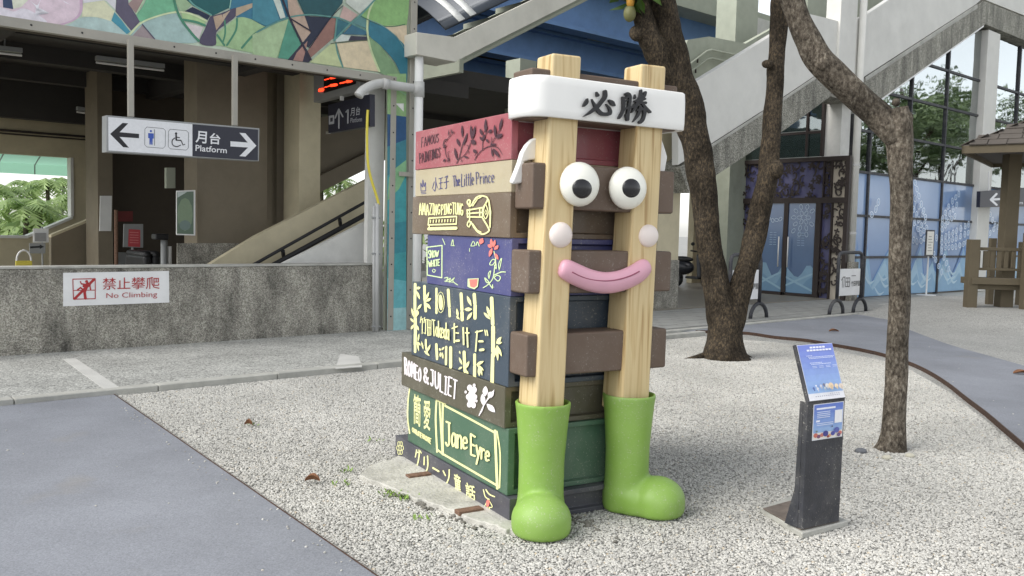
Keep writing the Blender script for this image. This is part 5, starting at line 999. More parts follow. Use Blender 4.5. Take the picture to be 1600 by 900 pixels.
slab('upper_parapet', 'brown stained upper stair parapet above the bright slot', 'parapet', [(495, 277), (612, 220), (612, 245), (495, 303)], 14.2, .15, 'brown_wall')
slab('stair_soffit', 'brown sloping soffit under the upper stair flight', 'soffit', [(490, 185), (612, 165), (612, 222), (490, 282)], 14.4, .15, 'brown_wall')
# departures display and inner sign, both square to the facade
uD = 6.45
ld = thing('departures_display', 'red dot-matrix departures display under the mural edge', 'display', upl_px(530, 150, uD))
MB().prism([upl_px(*q, uD) for q in ((490, 112), (562, 104), (562, 142), (490, 160))], BU * .12).build('case', 'grey_metal', ld, bevel=.006)
p = Print(lambda x, y: upl_px(x, y, uD), -BU, .003, .001, (480, 100, 4.5)); p.poly([(118, 70), (345, 20), (345, 140), (118, 205)], (26, 24, 26)); p.build('screen', 'print', ld)
p = Print(lambda x, y: upl_px(x, y, uD), -BU, .006, .0005, (480, 100, 4.5))
for st, wd in [([(125, 112), (155, 104)], 6), ([(170, 98), (205, 92)], 18), ([(235, 80), (258, 76)], 12), ([(125, 165), (158, 156)], 6), ([(170, 152), (208, 146)], 18), ([(235, 136), (272, 128)], 9), ([(285, 124), (312, 118)], 20), ([(92, 185), (112, 180)], 22)]: p.stroke(st, wd, sm=False)
p.build('dot_text', 'led_red', ld)
MB().tube([upl_px(520, 112, uD + .05), upl_px(520, 85, uD + .05)], .02, 6).build('bracket', 'grey_metal', ld)
ps = thing('platform_sign', 'dark hanging sign with up arrow reading 1 月台 Platform inside', 'sign', upl_px(546, 205, uD))
MB().prism([upl_px(*q, uD) for q in ((513, 164), (578, 147), (578, 197), (513, 208))], BU * .08).build('case', 'sign_navy', ps)
p = Print(lambda x, y: upl_px(x, y, uD), -BU, .003, .0006, (480, 100, 4.5)); GR = (170, 172, 176)
p.stroke([(224, 450), (224, 325)], 11, GR, sm=False).stroke([(198, 380), (224, 318)], 10, GR, sm=False).stroke([(224, 318), (252, 370)], 10, GR, sm=False).poly([(154, 365), (192, 358), (192, 420), (154, 426)], GR).poly([(164, 380), (182, 376), (182, 404), (164, 408)], (60, 60, 70))
p.stroke([(288, 415), (290, 320), (276, 338)], 10, GR, sm=False).font('月台', [(308, 308), (376, 298), (374, 358), (306, 368)], GR, bold=.01).font('Platform', [(308, 380), (390, 372), (388, 404), (306, 414)], GR)
p.build('sign_print', 'print', ps)
slab('ceiling_strip', 'white strip lamp below the inner platform sign', 'lamp', [(514, 205), (580, 194), (580, 198), (514, 209)], 12.4, .1, 'white_metal')
for i, (x, y) in enumerate(((534, 157), (574, 149))): tag(MB().tube([upl_px(x, y, uD + .04), upl_px(x, y - 8, uD + .04)], .03, 8).build('hanger', 'white_metal', ps), None)
# outside the opening: awning, palms, thicket
aw = thing('awning', 'green translucent awning outside the concourse opening', 'awning', BW(3.4, 18.6, 2.4))
a_ = [wuz(-40, 243, 18.3), wuz(112, 243, 18.3)]; zt = wuz(60, 245, 18.3)[1]; zb = wuz(60, 273, 19.2)[1]
m_, t_, b_ = new_mat('awning_sheet'); b_.inputs['Base Color'].default_value = (*lin((150, 215, 185)), 1)
tl = N(t_, 'ShaderNodeBsdfTranslucent'); tl.inputs['Color'].default_value = (*lin((190, 240, 215)), 1); mxs = N(t_, 'ShaderNodeMixShader'); mxs.inputs[0].default_value = .6
t_.links.new(b_.outputs[0], mxs.inputs[1]); t_.links.new(tl.outputs[0], mxs.inputs[2]); t_.links.new(mxs.outputs[0], t_.nodes['Material Output'].inputs[0]); MATS['awning_sheet'] = m_
ue = wuz(112, 270, 19.2)[0]
MB().poly([BW(-6, 18.22, zt + .25), BW(ue, 18.22, zt + .25), BW(ue, 19.2, zb + .2), BW(-6, 19.2, zb + .2)]).build('sheet', 'awning_sheet', aw)
MB().poly([BW(-6, 19.2, zb + .2), BW(ue, 19.2, zb + .2), BW(ue, 19.2, zb), BW(-6, 19.2, zb)]).build('valance', 'awning_sheet', aw)
MB().poly([BW(ue, 18.22, zt + .25), BW(ue, 19.2, zb + .2), BW(ue, 19.2, zb), BW(ue, 18.22, zb)]).build('end_flap', 'awning_sheet', aw)
for i in range(8): u = ue - .05 - i * .62; MB().tube([BW(u, 18.23, zt + .22), BW(u, 19.18, zb + .18), BW(u, 19.18, zb)], .012, 5).build('rib', 'grey_metal', aw)
def palm(h, seed):
    rnd = random.Random(seed); tr = MB(); fo = MB(); top = Vector((rnd.uniform(-.2, .2), rnd.uniform(-.2, .2), h))
    tr.tube([Vector((0, 0, 0)), top * .5 + Vector((.05, 0, 0)), top], [.13, .1, .09], 8, jit=.1)
    for k in range(13):
        a = k * 2.4 + rnd.uniform(-.2, .2); el = rnd.uniform(.15, 1.1); L = rnd.uniform(1.3, 1.9); d = Vector((math.cos(a), math.sin(a), 0)); pr_ = None
        sd_ = Vector((-d.y, d.x, 0))
        for s in range(11):
            t = s / 10; P_ = top + d * (L * t * math.cos(el * .6)) + Z3 * (L * (math.sin(el) * t - .95 * t * t))
            if pr_ is not None:
                for sg_ in (-1, 1):
                    ll = .5 * (1 - abs(t - .45) * 1.1); tip = P_ + sd_ * sg_ * ll + d * .18 - Z3 * ll * .45
                    fo.add([pr_, P_, tip], [(0, 1, 2)])
            pr_ = P_
    return tr, fo
protos = []
pal = [((12, 300), 28, 0), ((78, 292), 28, 0), ((40, 289), 36, 0), ((108, 312), 24, 0), ((-20, 300), 26, 0), ((62, 322), 23, 0), ((95, 284), 38, 0), ((30, 326), 22.5, 0), ((505, 292), 24, 0), ((530, 285), 27, 0)]
pl_l = ['areca palm at the left edge of the opening', 'areca palm with splayed fronds in the middle of the opening', 'tall areca palm behind the others in the opening', 'low areca palm at the right jamb of the opening', 'areca palm cut off by the left frame edge', 'short areca palm low in the opening', 'farthest tall areca palm by the right jamb', 'smallest areca palm low at left of the opening', 'palm seen through the stair slot', 'second palm behind the stair slot']
for i, ((px, py), v, h) in enumerate(pal):
    u, h = wuz(px, py, v); o = thing('areca_palm', pl_l[i], 'palm', BW(u, v, -.03), 'palms beyond the concourse'); s = i % 3
    if len(protos) < 3:
        tr, fo = palm(4.5, i + 1); A1 = tr.build('trunk', 'bark_grey', None, smooth=True, loc=(0, 0, 0)); A2 = fo.build('crown', 'palm_green', None, loc=(0, 0, 0)); A1.parent = o; A2.parent = o; protos.append((A1, A2))
    else:
        for src in protos[s]: c = src.copy(); COL.objects.link(c); c.parent = o
    o.scale = (.62, .62, .62); o.location = BW(u, v, h - 4.5 * .62); o.rotation_euler.z = i * 1.7
th = MB()
rnd = random.Random(4)
for i in range(9000):
    u = rnd.uniform(-3, 16); v = rnd.uniform(21.5, 34); z = rnd.uniform(0, 1) ** .8 * (1.35 + .3 * math.sin(u * 1.7) + (v - 21) * .03)
    o = BW(u, v, z); d = Vector((rnd.uniform(-1, 1), rnd.uniform(-1, 1), rnd.uniform(-.6, .8))).normalized() * rnd.uniform(.25, .6); y = d.cross(Vector((rnd.uniform(-1, 1), rnd.uniform(-1, 1), .5))).normalized() * .06
    th.add([o, o + d * .5 + y, o + d, o + d * .5 - y], [(0, 1, 2, 3)])
tag(th.build('undergrowth', 'palm_green', loc=BW(5, 24, 0)), 'mass of bright green undergrowth below the palms', 'undergrowth', kind='stuff')

# ================================================================== CANOPY AND VIADUCT
pm('roof_steel', (52, 58, 66), .25, .08, 2, metal=.2); pm('band_white', (214, 214, 210), .6, .15, 8)
cn = thing('stair_canopy', 'sloping stair canopy with beige gutter and rounded dark metal roof', 'canopy', BW(7.6, 11.2, 3.9))
def cq(px, py, v=10.2): return wall_px(px, py, v)
pm('canopy_paint', (206, 203, 192), .6, .06, 3, .1, 40, dirt=.25)
MB().prism([cq(*q) for q in ((651, 50), (711, 58), (713, 97), (651, 85))], BV * .5).build('gutter', 'canopy_paint', cn, bevel=.008)
dirc = None
u0, z0 = wuz(711, 58, 10.2); u1, z1 = wuz(800, 15, 10.2); sl = (z1 - z0) / (u1 - u0); L5 = 6.0
zl = wuz(711, 97, 10.2)[1]
MB().prism([BW(u0, 10.2, zl), BW(u0 + L5, 10.2, zl + sl * L5), BW(u0 + L5, 10.2, z0 + sl * L5), BW(u0, 10.2, z0)], BV * .07).build('fascia_beam', 'canopy_paint', cn, bevel=.005)
MB().prism([BW(u0 + .6, 12.9, zl), BW(u0 + L5 + .6, 12.9, zl + sl * L5), BW(u0 + L5 + .6, 12.9, z0 + sl * L5), BW(u0 + .6, 12.9, z0)], BV * .07).build('fascia_beam', 'green_grey', cn)
MB().prism([BW(u0 + .62, 10.9, zl + .02), BW(u0 + .62, 12.88, zl + .02), BW(u0 + .62, 12.88, z0), BW(u0 + .62, 10.9, z0)], BU * .08).build('end_beam', 'green_grey', cn)
rm_ = MB(); K = 12; prof = [(10.30 + 2.55 * k / K, .12 + .62 * math.sin(math.pi * k / K)) for k in range(K + 1)]
vsr = [BW(u0 - .1 + L5 * j, v, z0 + sl * L5 * j + h) for j in (0, 1) for v, h in prof]
rm_.add(vsr, [(k, k + 1, K + 2 + k, K + 1 + k) for k in range(K)]); ro = rm_.build('roof_sheet', 'roof_steel', cn, smooth=True); sol = ro.modifiers.new('thick', 'SOLIDIFY'); sol.thickness = .03
for j in (.04, .075, .55):
    bb = MB(); vb = [BW(u0 - .1 + L5 * jj, v, z0 + sl * L5 * jj + h + .012) for jj in (j, j + .018) for v, h in prof]; bb.add(vb, [(k, k + 1, K + 2 + k, K + 1 + k) for k in range(K)]); bo = bb.build('roof_band', 'band_white', cn, smooth=True); sol = bo.modifiers.new('thick', 'SOLIDIFY'); sol.thickness = .01
for i in range(7):
    uu = u0 + .7 + i * .75; zz = zl + sl * (uu - u0); MB().box(lambda x, y, z: BW(x, y, z), uu, uu + .08, 10.28, 12.88, zz + .03, zz + .13).build('purlin', 'green_grey', cn)
for v in (11.0, 11.8, 12.5): MB().tube([BW(u0 + .7, v, zl + .2), BW(u0 + L5, v, zl + .2 + sl * (L5 - .7))], .05, 8).build('stringer', 'green_grey', cn)
slabz(11.9, 12.35, 13.6, 14.05, .05, 5.0, 'column', 'green_grey', 'grey-green column carrying the canopy behind the left rail', 'column')
# drain box at gutter end
# elevated deck with blue girders
vd = thing('viaduct', 'elevated railway deck with blue steel girders behind the stair', 'viaduct', BW(18, 18, 0))
MB().box(BW, 8.5, 70, 16.0, 26, 7.9, 8.4).build('deck', 'green_grey', vd)
for v, z0_, z1_ in ((16.8, 6.85, 7.9), (17.6, 6.05, 6.75), (18.8, 5.2, 6.0), (20.5, 6.9, 7.9)):
    MB().box(BW, 8.0, 70, v, v + .06, z0_, z1_).build('girder_web', 'blue_steel', vd); MB().box(BW, 8.0, 70, v - .22, v + .28, z0_ - .1, z0_).build('girder_flange', 'blue_steel', vd)
    MB().box(BW, 8.0, 70, v - .2, v + .26, z1_ + .001, z1_ + .08).build('girder_flange', 'blue_steel', vd)
MB().box(BW, 14, 70, 22, 22.3, 3.9, 7.9).build('sky_blocker', 'dark_wall', vd)  # added dark backing, only there to block the sky under the girders
for u in (13, 20, 28, 38): MB().box(BW, u, u + .5, 19.2, 19.7, .05, 7.9).build('pier', 'green_grey', vd)
MB().box(BW, 7.3, 22, 15.9, 16.1, 3.9, 5.05).build('edge_beam', 'ceiling_dark', vd)

# ================================================================== OUTER STAIR (right)
vT = 10.5
sr = thing('outer_stair', 'white-parapet concrete stair rising to the right on a stained pebble band', 'stair', BW(20, vT, 0))
def sp(px, py, v=vT): return wall_px(px, py, v)
def sw_(px): return [sp(*q) for q in px]
MB().prism(sw_([(1060, 258), (1108, 227), (1200, 168), (1276, 117), (1300, 112), (1325, 118), (1346, 123), (1525, 7), (1535, -2), (1640, 40), (1640, -30), (1535, -90), (1400, -8), (1346, 28), (1325, 36), (1266, 22), (1209, 53), (1082, 131), (1060, 145)]), BV * .16).build('parapet', 'stained_white', sr, bevel=.01)
MB().prism([p_ - BV * .03 for p_ in sw_([(1060, 262), (1108, 230), (1200, 171), (1276, 120), (1300, 115), (1325, 121), (1346, 126), (1525, 10), (1535, 1), (1640, 43), (1640, 80), (1538, 38), (1369, 159), (1350, 163), (1320, 158), (1296, 151), (1229, 200), (1198, 221), (1140, 259), (1075, 302)])], BV * .6).build('soffit_band', 'beam_aggregate', sr, bevel=.01)
MB().prism([p_ - BV * .045 for p_ in sw_([(1108, 227), (1200, 168), (1276, 117), (1276, 121), (1200, 172), (1108, 231)])], BV * .03).build('drip_moulding', 'concrete_kerb', sr)
MB().prism([p_ - BV * .045 for p_ in sw_([(1350, 121), (1525, 7), (1525, 13), (1350, 127)])], BV * .03).build('drip_moulding', 'concrete_kerb', sr)
MB().prism([p_ - BV * .02 for p_ in sw_([(1369, 158), (1536, 38), (1536, 42), (1369, 162)])], BV * .25).build('edge_trim', 'white_metal', sr)
MB().prism([sp(*q, 12.6) for q in [(1040, 150), (1075, 62), (1108, 57), (1165, 68), (1215, 40), (1215, 90), (1075, 160)]], BV * .15).build('inner_parapet', 'green_grey', sr)
for dy in (0, 13):
    MB().tube([sp(x, y + dy, 12.5) for x, y in ((1060, 114), (1104, 80), (1112, 78), (1150, 86))], .025, 8).build('handrail', 'green_grey', sr)
for a, b in ((1090, 92), (1087, 108)): MB().tube([sp(a, b, 12.48), sp(a, b + 6, 12.5)], .02, 6).build('rail_bracket', 'dark_bronze', sr)
MB().box(BW, wuz(1262, 10, 12.75)[0], 34, 12.75, 12.9, 6.4, 9.5).build('back_wall', 'green_grey', sr)
MB().box(BW, wuz(1150, 30, 13.3)[0], wuz(1184, 30, 13.3)[0], 13.3, 13.9, 0.05, 9.5).build('column', 'green_grey', sr)
MB().box(BW, wuz(1311, 80, 10.44)[0], wuz(1337, 80, 10.44)[0], 10.44, 10.8, 5.05, 9.6).build('landing_pier', 'stained_white', sr, bevel=.01)
for i in range(22):
    u0_ = 14.2 + i * .28; MB().box(BW, u0_, u0_ + .28, 10.66, 12.6, 3.2 + i * .145, 3.35 + i * .145).build('step', 'concrete_kerb', sr) if i < 14 else None
slabz(19.5, 19.92, 10.74, 11.15, .01, 4.72, 'column', 'white_wall', 'white column under the stair landing beside the entrance', 'column')
up = wuz(1341, 200, 10.4)[0]
dp2 = thing('drainpipe', 'weathered white downpipe by the stair landing right of the entrance', 'drainpipe', BW(up, 10.4, 0))
MB().tube([BW(up, 10.42, .9), BW(up, 10.42, 9.5)], .085, 14).build('pipe', 'stained_white', dp2, smooth=True); MB().box(BW, up - .16, up + .16, 10.3, 10.55, .005, .95).build('plinth', 'wall_aggregate', dp2, bevel=.01)
for z in (1.6, 3.2): MB().tube([BW(up, 10.42, z), BW(up, 10.42, z + .05)], .095, 14).build('clip', 'pvc_grey', dp2)
pc = thing('column', 'cream column with pebble-clad lower half behind the right rail', 'column', BW(13.7, 11.0, 0))
uc0, uc1 = wuz(1028, 400, 11.0)[0], wuz(1061, 400, 11.0)[0]
MB().box(BW, uc0, uc1, 11.02, 11.5, 1.0, 4.0).build('shaft', 'cream_wall', pc); MB().box(BW, uc0 - .02, uc1 + .02, 11.0, 11.52, .005, 1.0).build('plinth', 'wall_aggregate', pc, bevel=.01)

# ================================================================== GLASS WALL
vG = 10.72
gw = thing('glass_wall', 'dark-framed glass wall under the stair with blue printed lower panes', 'glass wall', BW(24, vG, 0))
def bot(u):      # underside of the stair band at u
    (ua_, za), (ub_, zb_) = wuz(1369, 160, vT), wuz(1536, 40, vT)
    return min(za + (u - ua_) * (zb_ - za) / (ub_ - ua_), zb_) - .02
US = [20.0, 20.85, 22.92, 25.02, 27.1, 28.0, 30.1, 32.2]; ZSb = [.02, 1.04, 2.06, 3.12, 4.12, 5.15, 6.15, 7.6]
fm = MB()
for u in US[:4] + US[5:]: MB().box(BW, u - .035, u + .035, vG - .05, vG + .06, .01, max(.6, bot(u))).build('mullion', 'dark_bronze' if False else 'grey_frame' if 'grey_frame' in MATS else 'black_steel', gw)
MB().box(BW, 27.12, 27.98, vG - .2, vG + .3, .01, bot(27.5)).build('white_post', 'stained_white', gw, bevel=.02)
FB = (128, 164, 208)
for j, z in enumerate(ZSb[1:7]):
    for s0, s1 in ((20.0, 27.12), (27.98, 32.2)):
        uu = s0
        while uu < s1 and bot(uu) < z + .1: uu += .1
        if uu < s1 - .1: MB().box(BW, uu, s1, vG - .045, vG + .055, z - .03, z + .03).build('transom', 'black_steel', gw)
pane_no = 0
for i in range(len(US) - 1):
    if US[i] == 27.1: continue
    for j in range(len(ZSb) - 1):
        a, b, z0_, z1_ = US[i] + .036, US[i + 1] - .036, ZSb[j] + .031, ZSb[j + 1] - .031
        if i == 3: b = 27.119
        if US[i] == 28.0: a = 28.036
        pts = [(a, z0_), (b, z0_)]
        ya, yb = min(z1_, bot(a)), min(z1_, bot(b))
        if yb <= z0_ + .02: continue
        if ya < z0_:
            k = (z0_ - ya) / (yb - ya) if yb > ya else 0; a2 = a + (b - a) * ((z0_ - bot(a)) / (bot(b) - bot(a))); pts = [(a2, z0_), (b, z0_)]; pts += [(b, yb)]
            if yb >= z1_ - 1e-6 and bot(b) > z1_: a3 = a + (b - a) * ((z1_ - bot(a)) / (bot(b) - bot(a))); pts = [(a2, z0_), (b, z0_), (b, z1_), (a3, z1_)]
        else:
            if ya < z1_ and bot(b) > z1_: a3 = a + (b - a) * ((z1_ - bot(a)) / (bot(b) - bot(a))); pts += [(b, z1_), (a3, z1_), (a, ya)]
            else: pts += [(b, yb), (a, ya)]
        tl_, tk_ = random.uniform(-.004, .004), random.uniform(-.004, .004)
        MB().prism([BW(x, vG + (x - a) * tl_ + (z - z0_) * tk_, z) for x, z in pts], BV * .012).build('pane', 'window_glass' if j >= 4 else 'low_glass' if j == 3 else 'blue_film_glass' if 'blue_film_glass' in MATS else pm('blue_film_glass', (138, 164, 202), .12, .06, .7, spec=.5) and 'blue_film_glass', gw)
# print on the film: mountains and strings of shells
p = Print(lambda x, y: BW(x, vG, y), -BV, .003, .0004); WL = (160, 194, 220)
def mount(x0, x1, base, peaks, col):
    pts = [(x0, base)] + peaks + [(x1, base)]; p.poly(pts, col)
for (x0, x1) in ((20.05, 20.81), (20.89, 22.88), (22.96, 24.98), (25.06, 27.1), (28.05, 30.05), (30.15, 32.1)):
    rn = random.Random(int(x0 * 10)); w_ = x1 - x0
    pk = lambda h, n: [(x0 + w_ * (k + .5 * rn.random()) / n, .05 + h * (.55 + .45 * math.sin(k * 2.1 + x0)) + .12 * rn.random()) for k in range(n)]
    p.poly([(x0, .06), (x0, .6)] + [(a, b + .05) for a, b in pk(1.35, 5)] + [(x1, .75), (x1, .06)], (108, 146, 198))
    p.poly([(x0, .06), (x0, .55)] + pk(1.25, 5) + [(x1, .6), (x1, .06)], (146, 184, 214))
    p.poly([(x0, .06), (x0, .4)] + pk(.85, 6) + [(x1, .4), (x1, .06)], (164, 198, 220))
    p.poly([(x0, .06), (x0, .2)] + pk(.45, 6) + [(x1, .25), (x1, .06)], (140, 178, 208))
    for k in range(5): a = x0 + w_ * rn.random() * .7; b = .25 + .6 * rn.random(); p.stroke([(a, b), (a + .25, b - .18), (a + .5, b - .12)], [.03, .07, .02], (184, 212, 228))
def chain(pts, r):
    q = smooth_pl(pts, 8); acc = 0; last = None
    for (a, b) in q:
        if last is None or math.hypot(a - last[0], b - last[1]) > r * 1.9:
            p.ring(a, b, r, r * .8, r * .28, R_() * 3, (206, 222, 240), 10); p.ell(a, b, r * .42, r * .34, R_() * 3, (170, 196, 226), 8); last = (a, b)
for c in ([(23.0, 2.9), (23.9, 2.2), (24.4, 1.5), (24.7, 1.1)], [(23.0, 2.6), (23.6, 2.1), (24.2, 1.6)], [(23.0, 2.3), (23.5, 1.9), (24.1, 1.5)], [(23.0, 1.6), (23.7, 1.45), (24.3, 1.6), (24.9, 1.55)], [(25.1, 2.1), (25.5, 2.5), (26.2, 2.9)], [(25.1, 1.95), (25.6, 2.3), (26.1, 2.6)], [(25.1, 1.8), (25.5, 2.05), (25.9, 2.2)], [(25.1, 1.55), (25.9, 1.75), (26.9, 2.0)], [(25.1, 1.45), (25.9, 1.55), (26.9, 1.75)], [(25.1, 1.3), (25.9, 1.32), (26.8, 1.45)], [(25.1, 1.2), (25.4, .9), (25.7, .6)], [(24.3, 1.4), (24.8, .9), (25.3, .5)], [(28.1, 2.5), (28.8, 2.0), (29.6, 2.3), (30.0, 2.6)], [(28.1, 1.6), (28.7, 1.9), (29.5, 2.0)], [(20.95, 2.1), (21.2, 2.3), (21.3, 2.6)], [(23.2, 3.0), (23.5, 2.6), (24.0, 2.0)]): chain(c, .105)
p.build('film_artwork', 'film_print', gw)
# dim room behind the upper glass, with a green-grey wall
slabz(19.6, 34, 14.0, 14.2, .05, 7.4, 'room_wall', 'white_wall', 'pale room wall seen through the upper panes', 'wall')
slabz(19.6, 34, 11.2, 13.9, 3.0, 3.12, 'room_floor', 'grey_metal', 'mezzanine floor behind the glass wall', 'floor')

# ================================================================== ENTRANCE (side wall of the glass room, square to the facade)
uE = 19.4
def EW(t, d, z): return BW(uE + d, 13.9 - t, z)          # t runs from the far post to the near one
en = thing('entrance_doors', 'glazed double doors in a carved dark lattice surround', 'entrance', EW(1.8, 0, .01))
def eb(t0, t1, z0, z1, d0, d1, nm, mat, par=en, bev=0): return MB().box(EW, t0, t1, d0, d1, z0, z1).build(nm, mat, par, bevel=bev)
for t0, t1, z0, z1 in ((0, .1, .01, 3.43), (1.0, 1.14, .01, 2.33), (2.66, 2.8, .01, 2.33), (3.38, 3.48, .01, 3.43), (.1, 3.38, 2.33, 2.46), (.1, 3.38, 3.33, 3.43), (1.80, 1.92, .12, 2.33), (1.14, 1.80, .01, .119), (1.92, 2.66, .01, .119)): eb(t0, t1, z0, z1, 0, .1, 'surround', 'dark_bronze')
pm('door_film', (90, 114, 150), .15, .08, 1.2, spec=.5)
for k, (a, b) in enumerate(((1.14, 1.80), (1.92, 2.66))):
    d = eb(a + .002, b - .002, .122, 2.328, .03, .05, 'door_leaf', 'door_film')
    hx = b - .07 if k == 0 else a + .07
    MB().tube([EW(hx, -.06, .75), EW(hx, -.06, 1.5)], .016, 8).build('handle', 'white_metal', d, smooth=True)
    p = Print(lambda x, y: EW(x, .03, y), -BU, .003, .0004); rn = random.Random(k)
    x0, x1 = a + .01, b - .01; w_ = x1 - x0
    p.poly([(x0, .13), (x0, .75)] + [(x0 + w_ * t, .62 + .18 * math.sin(t * 7 + k * 2) + .08 * rn.random()) for t in (.15, .3, .45, .6, .75, .9)] + [(x1, .75), (x1, .13)], (132, 166, 192))
    p.poly([(x0, .13), (x0, .5)] + [(x0 + w_ * t, .42 + .14 * math.sin(t * 7 + k)) for t in (.2, .4, .6, .8)] + [(x1, .55), (x1, .13)], (116, 152, 182))
    for st in ([(x0, .5), (x0 + .5 * w_, .35), (x1, .2)], [(x0, .3), (x0 + .6 * w_, .5), (x1, .62)]): p.stroke(st, .05, (150, 184, 204))
    if k == 1:
        for n_, r0 in ((6, .12), (10, .27), (14, .42)):
            for m__ in range(n_):
                t = m__ * 6.283 / n_; x, y = a + .42 + r0 * math.cos(t), 1.98 + r0 * math.sin(t)
                if a + .06 < x < b - .06 and y < 2.27: p.ring(x, y, .07, .048, .013, t, (184, 204, 224), 10)
    else:
        for m__ in range(5): p.ring(a + .12 + m__ * .11, 1.92 + .02 * math.sin(m__ * 2), .06, .045, .012, m__, (184, 204, 224), 10)
    for i in range(6):
        for jj in range(2): p.stroke([(a + .28 + jj * .11, 1.3 + i * .06), (a + .35 + jj * .11, 1.3 + i * .06)], .016, (140, 166, 198), sm=False)
    p.build('door_print', 'film_print', d)
def lattice(t0, t1, z0, z1, seed):
    back = eb(t0, t1, z0, z1, .09, .11, 'lattice_backing', 'violet_film' if seed % 2 else 'lattice_cream')
    rn = random.Random(seed); p = Print(lambda x, y: EW(x, .05, y), -BU, 0, .0006); w_, h_ = t1 - t0, z1 - z0
    for k in range(int(5 + w_ * h_ * 14)):
        cx, cy, r0 = t0 + w_ * rn.random(), z0 + h_ * rn.random(), rn.uniform(.07, .17); a0_ = rn.random() * 6.28; dr = rn.choice((-1, 1))
        pts = [(cx + r0 * (1 - .1 * q) * math.cos(a0_ + dr * q * .55), cy + r0 * (1 - .1 * q) * math.sin(a0_ + dr * q * .55) * 1.3) for q in range(8)]
        pts = [(min(t1 - .01, max(t0 + .01, a)), min(z1 - .01, max(z0 + .01, b))) for a, b in pts]; p.stroke(pts, [.03, .04, .04, .036, .034, .03, .03, .045], thick=.012)
    for k in range(int(4 + w_ * h_ * 16)):
        cx, cy = t0 + .05 + (w_ - .1) * rn.random(), z0 + .06 + (h_ - .12) * rn.random(); t = rn.random() * 6.28
        for m__ in range(4): p.leaf(cx, cy, cx + .08 * math.cos(t + m__ * 1.5), cy + .08 * math.sin(t + m__ * 1.5), .05)
    p.build('lattice', 'dark_bronze', back)['kind'] = 'stuff'
for i, a in enumerate(((.1, .5, 2.46, 3.33), (.53, 2.8, 2.46, 3.33), (2.83, 3.0, 2.46, 3.33), (3.03, 3.38, 2.46, 3.33), (.1, .55, .02, 2.33), (.58, 1.0, .02, 2.33), (2.8, 3.05, .02, 2.33), (3.08, 3.38, .02, 2.33))): lattice(*a, (0, 1, 3, 2, 4, 5, 7, 6)[i])
for a, b, z0, z1 in ((.5, .53, 2.46, 3.33), (2.8, 2.83, 2.46, 3.33), (3.0, 3.03, 2.46, 3.33), (.55, .58, .02, 2.33), (3.05, 3.08, .02, 2.33)): eb(a, b, z0, z1, .01, .088, 'lattice_bar', 'dark_bronze')
for z0, z1 in ((3.43, 4.0), (4.06, 4.75)):
    for a, b in ((.05, 1.2), (1.26, 2.3), (2.36, 2.7)): eb(a, b, z0 + .02, z1, .03, .045, 'fanlight', 'door_glass')
for a, b, z0, z1 in ((1.2, 1.26, 3.45, 4.75), (2.3, 2.36, 3.45, 4.75), (2.7, 2.76, 3.45, 4.75), (.05, 1.2, 4.0, 4.06), (1.26, 2.3, 4.0, 4.06), (2.36, 2.7, 4.0, 4.06)): eb(a, b, z0, z1, 0, .1, 'fanlight_bar', 'dark_bronze')
slabz(wuz(1084, 350, 16.2)[0], 26, 16.2, 16.4, .05, 5.2, 'wall', 'cream_wall', 'cream wall beyond the passage left of the entrance', 'wall')
rh = slab('hydrant_cabinet', 'red fire-hydrant cabinet seen between the forked stems', 'cabinet', [(1116, 372), (1134, 372), (1134, 410), (1116, 410)], 15.9, .28, 'red_paint')
for i, (u, m_, l) in enumerate(((wuz(1116, 330, 16.0)[0], 'red_paint', 'red standpipe on the cream passage wall'), (wuz(1127, 330, 16.0)[0], 'dark_bronze', 'dark service pipe on the cream passage wall'))): tag(MB().tube([BW(u, 16.1, .05), BW(u, 16.1, 3.95)], .045, 8).build('service_pipe', m_, loc=BW(u, 16.1, .05), smooth=True), l, 'pipe')

# ================================================================== STREET FURNITURE
def ustand(cx, cy, wpx, htop, label, txt):
    b = ground(cx, cy, .03); o = thing('sign_stand', label, 'sign stand', b, 'tubular sign stands'); fr = frame(b, BU, BV); w2 = wpx / 2
    r = .035; H_ = htop
    arc = [(-w2, .25), (-w2, H_ - .12), (-w2 + .03, H_ - .03), (-w2 + .12, H_), (w2 - .12, H_), (w2 - .03, H_ - .03), (w2, H_ - .12), (w2, .25)]
    MB().tube([fr(a, 0, z) for a, z in arc], r, 10).build('hoop', 'black_steel', o, smooth=True)
    for s in (-1, 1): MB().tube([fr(s * w2 + .26 * math.cos(math.pi * k / 10), 0, .27 * math.sin(math.pi * k / 10)) for k in range(11)], r, 10).build('foot', 'black_steel', o, smooth=True)
    MB().box(fr, -w2 + .06, w2 - .06, -.01, .012, .35, .88).build('board', 'sign_white', o, bevel=.006)
    p = Print(lambda x, y: fr(x, -.011, y), -BV, .002, .0005); C = (96, 96, 96)
    for st in ([(-.34, .66), (-.28, .72), (-.2, .72)], [(-.3, .7), (-.3, .52)], [(-.24, .72), (-.24, .52)], [(-.18, .7), (-.02, .7)], [(-.18, .7), (-.18, .53)], [(-.02, .7), (-.02, .53)], [(-.18, .53), (-.02, .53)], [(-.1, .7), (-.1, .53)], [(-.18, .62), (-.02, .62)]): p.stroke(st, .018, C, sm=False)
    p.font(txt, [(.04, .64), (.38, .64), (.38, .53), (.04, .53)], C, bold=.01); p.stroke([(.04, .74), (.2, .74)], .015, C, sm=False); p.build('board_print', 'print', o); return o
ustand(1325, 489, .92, 1.2, 'tubular stand with white shop board, right of the entrance doors', '竹田驛園'); ustand(1162, 499, .92, 1.15, 'tubular stand with white board half hidden by the forked tree', '竹田驛園')
nb = ground(1447, 462, .02); ns = thing('notice_stand', 'slim pole stand with small framed notice before the blue panes', 'notice stand', nb); fr = frame(nb, BU, BV)
